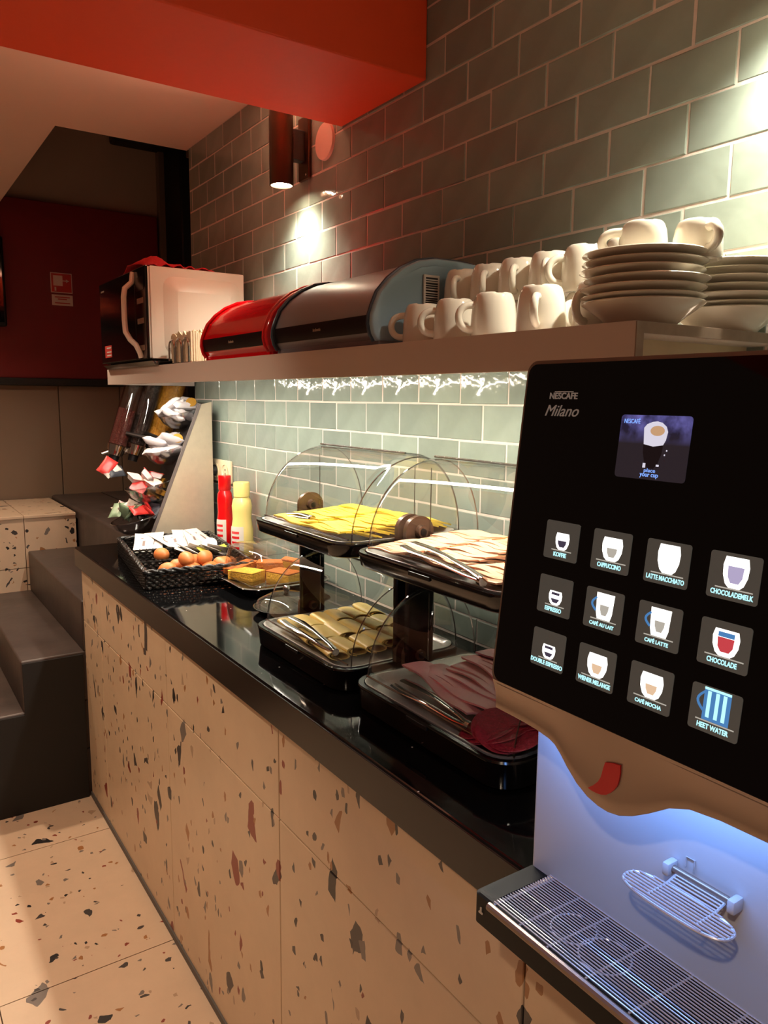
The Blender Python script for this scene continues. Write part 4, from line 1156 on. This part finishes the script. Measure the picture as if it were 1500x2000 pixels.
# screen
def e_mat(name, c, s): return emit_mat(name, c, s*.56)
m_scr = None
def screen_mat():
    m, nt, b = new_mat('screen_picture')
    geo = node(nt, 'ShaderNodeNewGeometry')
    n1 = node(nt, 'ShaderNodeTexNoise'); n1.inputs['Scale'].default_value = 60; n1.inputs['Detail'].default_value = 6
    nt.links.new(geo.outputs['Position'], n1.inputs['Vector'])
    sx = node(nt, 'ShaderNodeSeparateXYZ'); nt.links.new(geo.outputs['Position'], sx.inputs[0])
    mr = node(nt, 'ShaderNodeMapRange'); mr.inputs['From Min'].default_value = 1.396; mr.inputs['From Max'].default_value = 1.412
    nt.links.new(sx.outputs['Z'], mr.inputs['Value'])
    ramp = node(nt, 'ShaderNodeValToRGB')
    ramp.color_ramp.elements[0].position = .35; ramp.color_ramp.elements[0].color = (*s2l((34, 30, 58)), 1)
    ramp.color_ramp.elements[1].position = .65; ramp.color_ramp.elements[1].color = (*s2l((118, 112, 190)), 1)
    nt.links.new(n1.outputs['Fac'], ramp.inputs[0])
    mx = node(nt, 'ShaderNodeMix', data_type='RGBA'); mx.inputs['A'].default_value = (*s2l((44, 36, 42)), 1)
    nt.links.new(mr.outputs[0], mx.inputs['Factor']); nt.links.new(ramp.outputs[0], mx.inputs['B'])
    b.inputs['Base Color'].default_value = (.01, .01, .012, 1); b.inputs['Roughness'].default_value = .05
    nt.links.new(mx.outputs['Result'], b.inputs['Emission Color']); b.inputs['Emission Strength'].default_value = .42
    return m
scr = gslab('touch_screen', .1148, .1812, .0443, .0955, .003, -.0005, .0005, screen_mat(), gl)
em_white = e_mat('icon_white', (255, 252, 246), 2.2)
em_cyan = e_mat('icon_cyan', (176, 232, 238), 1.25)
em_blue = e_mat('icon_blue', (84, 140, 200), .8)
em_lblue = e_mat('screen_lettering', (130, 170, 255), 1.2)
em_dark = e_mat('icon_dark', (96, 84, 104), .5)
em_grey = e_mat('icon_shadow', (178, 170, 158), 1.0)
em_tan = e_mat('icon_tan', (226, 190, 156), 1.0)
em_red = e_mat('icon_red', (206, 70, 76), .9)
em_pur = e_mat('icon_mauve', (176, 164, 196), 1.0)
em_cof = e_mat('screen_coffee', (38, 26, 26), .6)
em_crm = e_mat('screen_crema', (204, 160, 120), .9)
em_cream = e_mat('screen_milk', (214, 208, 222), 1.0)
def gpoly(name, pts, n0, n1, mat, parent):
    return MB().prism(pts, lambda u, v, a: tuple(G(u, v, a)), n0, n1).build(name, mat, parent, smooth=0)
def ell(cs_, ct, rs, rt_, a0=0, a1=360, n=20):
    return [(cs_+rs*math.cos(math.radians(a0+(a1-a0)*k/n)), ct+rt_*math.sin(math.radians(a0+(a1-a0)*k/n))) for k in range(n+(0 if a1-a0 == 360 else 1))]
gpoly('glass_picture', [(.1395, .0665), (.158, .0665), (.1575, .074), (.155, .082), (.1515, .0865), (.146, .0865), (.1425, .082), (.140, .074)], .0005, .0007, em_cof, scr)
gpoly('milk_picture', [(.1385, .0545), (.141, .0515), (.146, .0495), (.1505, .049), (.155, .0500), (.1592, .053), (.161, .057), (.160, .0635), (.158, .0675), (.149, .069), (.140, .0675)], .0007, .0009, em_cream, scr)
gpoly('crema_picture', ell(.1515, .0565, .0066, .0040), .0009, .0011, em_crm, scr)
for (a, b) in (((.1415, .0825), (.1440, .0862)), ((.154, .0845), (.1565, .083)), ((.1615, .071), (.1625, .0722)), ((.160, .0745), (.161, .0757))):
    gpoly('sparkle_picture', [(a[0], a[1]), (b[0], a[1]), (b[0], b[1]), (a[0], b[1])], .0007, .0009, em_cream, scr)
text('screen_brand', 'NESCAFÉ', .006, GF(.1180, .0490, .0006), (0, 0, 0), em_lblue, scr, width=.0155, height=.0045, align='LEFT', depth=.0002)
text('screen_message', 'place', .006, GF(.1485, .0885, .0006), (0, 0, 0), em_lblue, scr, width=.0105, height=.0040, depth=.0002)
text('screen_message', 'your cup', .006, GF(.1485, .0925, .0006), (0, 0, 0), em_lblue, scr, width=.0172, height=.0036, depth=.0002)
# buttons
m_btn = M('button_tile', (66, 60, 56), rough=.08, var=(60, .15), emit=(88, 84, 76), estr=.24)
COLS = [(.0470, .0390), (.1018, .0392), (.1560, .0393), (.2114, .0395)]
ROWS = [.1408, .1905, .2398]; BHT = .0342
NAMES = [['KOFFIE', 'CAPPUCCINO', 'LATTE MACCHIATO', 'CHOCOLADEMELK'], ['ESPRESSO', 'CAFÉ AU LAIT', 'CAFÉ LATTE', 'CHOCOLADE'], ['DOUBLE ESPRESSO', 'WIENER MELANGE', 'CAFÉ MOCHA', 'HEET WATER']]
LW = [[.0150, .0245, .0340, .0330], [.0195, .0255, .0215, .0235], [.0380, .0345, .0245, .0250]]
ICON = [[('small', em_dark), ('wide', em_grey), ('tall', None), ('tall', em_pur)], [('tiny', em_dark), ('mug', em_grey), ('mug', em_grey), ('wide', em_red)], [('tiny', em_dark), ('wide', em_tan), ('wide', em_tan), ('water', em_blue)]]
SIZE = {'small': (.0080, .0150), 'tiny': (.0078, .0125), 'wide': (.0105, .0195), 'tall': (.0100, .0225), 'mug': (.0092, .0220), 'water': (.0105, .0235)}
for ri, t0 in enumerate(ROWS):
    for ci, (s0, w) in enumerate(COLS):
        bt = gslab('button', s0, s0+w, t0, t0+BHT, .0022, -.0005, .0007, m_btn, gl, 4)
        sc = s0+w*.53; tb = t0+BHT*.735
        kind, fill = ICON[ri][ci]
        hw, hh = SIZE[kind]
        if kind == 'water':
            o_ = gpoly('cup_icon', [(sc-hw, tb-hh), (sc+hw, tb-hh), (sc+hw, tb), (sc-hw, tb)], .0007, .0009, em_blue, bt)
            for k in (-.62, 0, .55):
                gpoly('cup_glint', [(sc+hw*k-.0012, tb-hh*.93), (sc+hw*k+.0016, tb-hh*.93), (sc+hw*k+.0016, tb-hh*.1), (sc+hw*k-.0012, tb-hh*.1)], .0009, .0011, em_cyan, o_)
            MB().tube([tuple(G(sc-hw+.0006-.0052*math.sin(PI*k/8), tb-hh*.88+hh*.6*k/8, .0011)) for k in range(9)], .0009, 6).build('cup_handle', em_blue, bt)
            gpoly('cup_rim', [(sc-hw, tb-hh-.0008), (sc+hw, tb-hh-.0008), (sc+hw, tb-hh+.0010), (sc-hw, tb-hh+.0010)], .0009, .0011, em_cyan, bt)
        else:
            if kind == 'mug':
                out = [(sc-hw, tb-hh), (sc+hw, tb-hh), (sc+hw*.9, tb-hh*.25), (sc+hw*.72, tb), (sc-hw*.72, tb), (sc-hw*.9, tb-hh*.25)]
                MB().tube([tuple(G(sc-hw+.0006-.0046*math.sin(PI*k/8), tb-hh*.80+hh*.5*k/8, .0011)) for k in range(9)], .0009, 6).build('cup_handle', em_blue, bt)
            else:
                out = [(sc-hw*.86, tb-hh), (sc+hw*.86, tb-hh), (sc+hw, tb-hh*.72), (sc+hw*.95, tb-hh*.4), (sc+hw*.72, tb-hh*.12), (sc+hw*.42, tb), (sc-hw*.42, tb), (sc-hw*.72, tb-hh*.12), (sc-hw*.95, tb-hh*.4), (sc-hw, tb-hh*.72)]
            o_ = gpoly('cup_icon', out, .0007, .0009, em_white, bt)
            if fill is not None:
                k = .62 if fill in (em_red, em_dark, em_pur) else .5
                h0 = .70 if fill in (em_red, em_pur) else .55
                if kind == 'tiny': h0 = .45
                gpoly('drink_fill', [(sc-hw*k, tb-hh*h0), (sc+hw*k, tb-hh*h0), (sc+hw*k*.9, tb-hh*.35), (sc+hw*k*.5, tb-hh*.16), (sc-hw*k*.5, tb-hh*.16), (sc-hw*k*.9, tb-hh*.35)], .0009, .0011, fill, o_)
            if kind == 'tiny' or fill is em_red:
                gpoly('foam_line', [(sc-hw*.6, tb-hh*.9), (sc+hw*.6, tb-hh*.9), (sc+hw*.6, tb-hh*.72), (sc-hw*.6, tb-hh*.72)], .0009, .0011, em_dark if kind == 'tiny' else em_blue, o_)
        gpoly('base_line', [(sc-hw*1.45, tb+.0002), (sc+hw*1.45, tb+.0002), (sc+hw*1.45, tb+.0011), (sc-hw*1.45, tb+.0011)], .0007, .0009, em_grey, bt)
        text('button_lettering', NAMES[ri][ci], .006, GF(s0+w*.5, tb+.0043, .0008), (0, 0, 0), em_cyan, bt, width=LW[ri][ci], height=.0040, depth=.0002, bold=.0002)

# drip tray with wire grate
YL, YR = -.910, -1.207
dt = MB()
dt.loft([[(x, y, CT+.002) for x, y in rrect(-.592, -.506, YR, YL, .006, 4)], [(x, y, .9400) for x, y in rrect(-.592, -.506, YR, YL, .006, 4)], [(x, y, .942) for x, y in rrect(-.590, -.508, YR+.002, YL-.002, .006, 4)],
         [(x, y, .942) for x, y in rrect(-.582, -.515, YR+.012, YL-.024, .004, 4)], [(x, y, .912) for x, y in rrect(-.581, -.516, YR+.013, YL-.025, .004, 4)]])
dto = dt.build('drip_tray', M('tray_black', (8, 8, 9), rough=.55, spec=.25, var=(9, .2)), cm, smooth=40)
MB().tube([(-.5955, -.936, .9405), (-.5965, YR+.002, .9405)], .0042, 10).build('front_rail', m_silver, dto)
MB().prism([(-.9185, .9225), (-.9240, .9225), (-.9240, .9240), (-.9222, .9240), (-.9222, .9290), (-.9205, .9290), (-.9205, .9240), (-.9185, .9240)], lambda u, v, a: (a, u, v), -.5932, -.5915).build('tray_mark', m_paper, dto, smooth=0)
gr = thing('wire_grate', 'chrome wire drip grate on the coffee machine tray', 'grate', (-.55, -1.06, .942))
m_wire = M('grate_wire', (214, 214, 220), rough=.26, metal=.55, var=(30, .04))
NW = 23
backx = lambda y: -.5135
xs = [-.5905+i*(.0765/(NW-1)) for i in range(NW)]
for i, x in enumerate(xs):
    MB().tube([(x, -.9375-.0003*i, .9425), (x, -.9383, .9448), (x, YR+.006, .9448)], .00075, 6).build('wire', m_wire, gr)
for y in (-.940, -.975, -1.010, -1.055, -1.10, -1.15, -1.198):
    MB().tube([(-.5925, y, .9430), (-.5125, y-.004, .9430)], .0011, 6).build('cross_wire', m_wire, gr)
for (cx, cy, r) in ((-.552, -1.005, .021), (-.556, -1.045, .023)):
    MB().tube([(cx+r*math.cos(2*PI*k/28), cy+r*math.sin(2*PI*k/28), .9415) for k in range(28)], .0009, 6, closed=True).build('centring_ring', m_wire, gr)
# fold-down cup stand
cs_ = thing('cup_stand', 'fold down chrome wire cup stand hinged on the machine panel', 'cup stand', (-.52, -1.11, 1.03))
hz = 1.0345
MB().tube([(-.5205, -1.0800, hz), (-.5205, -1.1400, hz)], .0034, 12).build('hinge_bar', m_silver, cs_)
for y in (-1.0800, -1.1400):
    MB().box(-.528, -.5138, y-.0035, y+.0035, hz-.006, hz+.006).build('hinge_block', m_panel, cs_, bevel=.002)
MB().tube([(-.5148, -1.0905, hz+.004), (-.5142, -1.0905, hz+.013), (-.5142, -1.0985, hz+.013), (-.5148, -1.0985, hz+.002)], .0007, 6).build('wire_clip', m_wire, cs_)
sz_ = 1.029
oval = []
a0_, a1_ = -1.0600, -1.1570
for k in range(36):
    a = 2*PI*k/36
    yy = (a0_+a1_)/2+(a0_-a1_)/2*math.copysign(abs(math.cos(a))**.7, math.cos(a)); xx = -.5520+.0160*math.copysign(abs(math.sin(a))**.75, math.sin(a))
    oval.append((xx, yy, sz_))
MB().tube(oval, .0013, 7, closed=True).build('oval_frame', m_wire, cs_)
for i in range(8):
    x = -.5660+.0040*i
    q = min(1, abs((x+.5520)/.0160)); half = (a0_-a1_)/2*(1-q**(1/.375))**.35 if q < 1 else 0
    yc = (a0_+a1_)/2
    if half > .01:
        MB().tube([(x, yc+half, sz_+.0012), (x, yc-half, sz_+.0012)], .0009, 6).build('wire', m_wire, cs_)
for i in range(4):
    x = -.5345+.0035*i
    MB().tube([(x, -1.088, sz_+.0012+.0008*i), (x, -1.133, sz_+.0012+.0008*i)], .0009, 6).build('wire', m_wire, cs_)
for y in (-1.088, -1.133):
    MB().tube([(-.560, y, sz_), (-.5365, y, sz_), (-.5225, y, hz-.002)], .0012, 6).build('side_wire', m_wire, cs_)

# ------------------------------------------------------------------ signs and things on the far wall
sg = thing('fire_hose_sign', 'red fire hose sign with white pictogram on the dark red wall', 'sign', (-.157, YF-.036, 2.0))
m_sred = M('sign_red', (176, 40, 36), rough=.5, var=(8, .05))
m_swht = M('sign_white', (214, 190, 180), rough=.5, var=(8, .03))
SY = YF-.0355
MB().box(-.212, -.106, SY-.002, SY, 1.957, 2.058).build('sign_border', m_swht, sg, smooth=0)
sgf = MB().box(-.208, -.110, SY-.003, SY-.002, 1.961, 2.054).build('sign_field', m_sred, sg, smooth=0)
MB().box(-.199, -.153, SY-.0038, SY-.003, 1.992, 2.044).build('hose_box_mark', m_swht, sgf, smooth=0)
MB().box(-.194, -.186, SY-.0038, SY-.003, 1.966, 1.986).build('hose_mark', m_swht, sgf, smooth=0)
MB().box(-.153, -.128, SY-.0038, SY-.003, 2.016, 2.021).build('nozzle_mark', m_swht, sgf, smooth=0)
MB().add([(-.136, SY-.0038, 2.010), (-.120, SY-.0038, 2.0185), (-.136, SY-.0038, 2.027), (-.136, SY-.003, 2.010), (-.120, SY-.003, 2.0185), (-.136, SY-.003, 2.027)], [(0, 1, 2), (3, 5, 4), (0, 3, 4, 1), (1, 4, 5, 2), (2, 5, 3, 0)]).build('arrow_mark', m_swht, sgf, smooth=0)
pl2 = MB().box(-.209, -.106, SY-.002, SY, 1.893, 1.947).build('text_plate', m_swht, sg, smooth=0)
for z, a, b in ((1.935, -.195, -.120), (1.925, -.180, -.135), (1.905, -.195, -.120)):
    MB().box(a, b, SY-.0026, SY-.002, z-.0025, z+.0025).build('lettering_line', m_sred, pl2, smooth=0)
hb = thing('wall_screen', 'dark flat screen edge on the red wall at the left border', 'screen', (-.7, 2.9, 1.76))
MB().box(-1.05, -.436, 2.86, 2.90, 1.765, 2.20).build('housing', m_matt_blk, hb, bevel=.012, seg=3)
MB().box(-1.03, -.45, 2.857, 2.86, 1.785, 2.18).build('glass', m_glass, hb, smooth=0)
MB().box(-.80, -.70, 2.90, 2.934, 1.95, 2.05).build('wall_mount', m_matt_blk, hb, smooth=0)
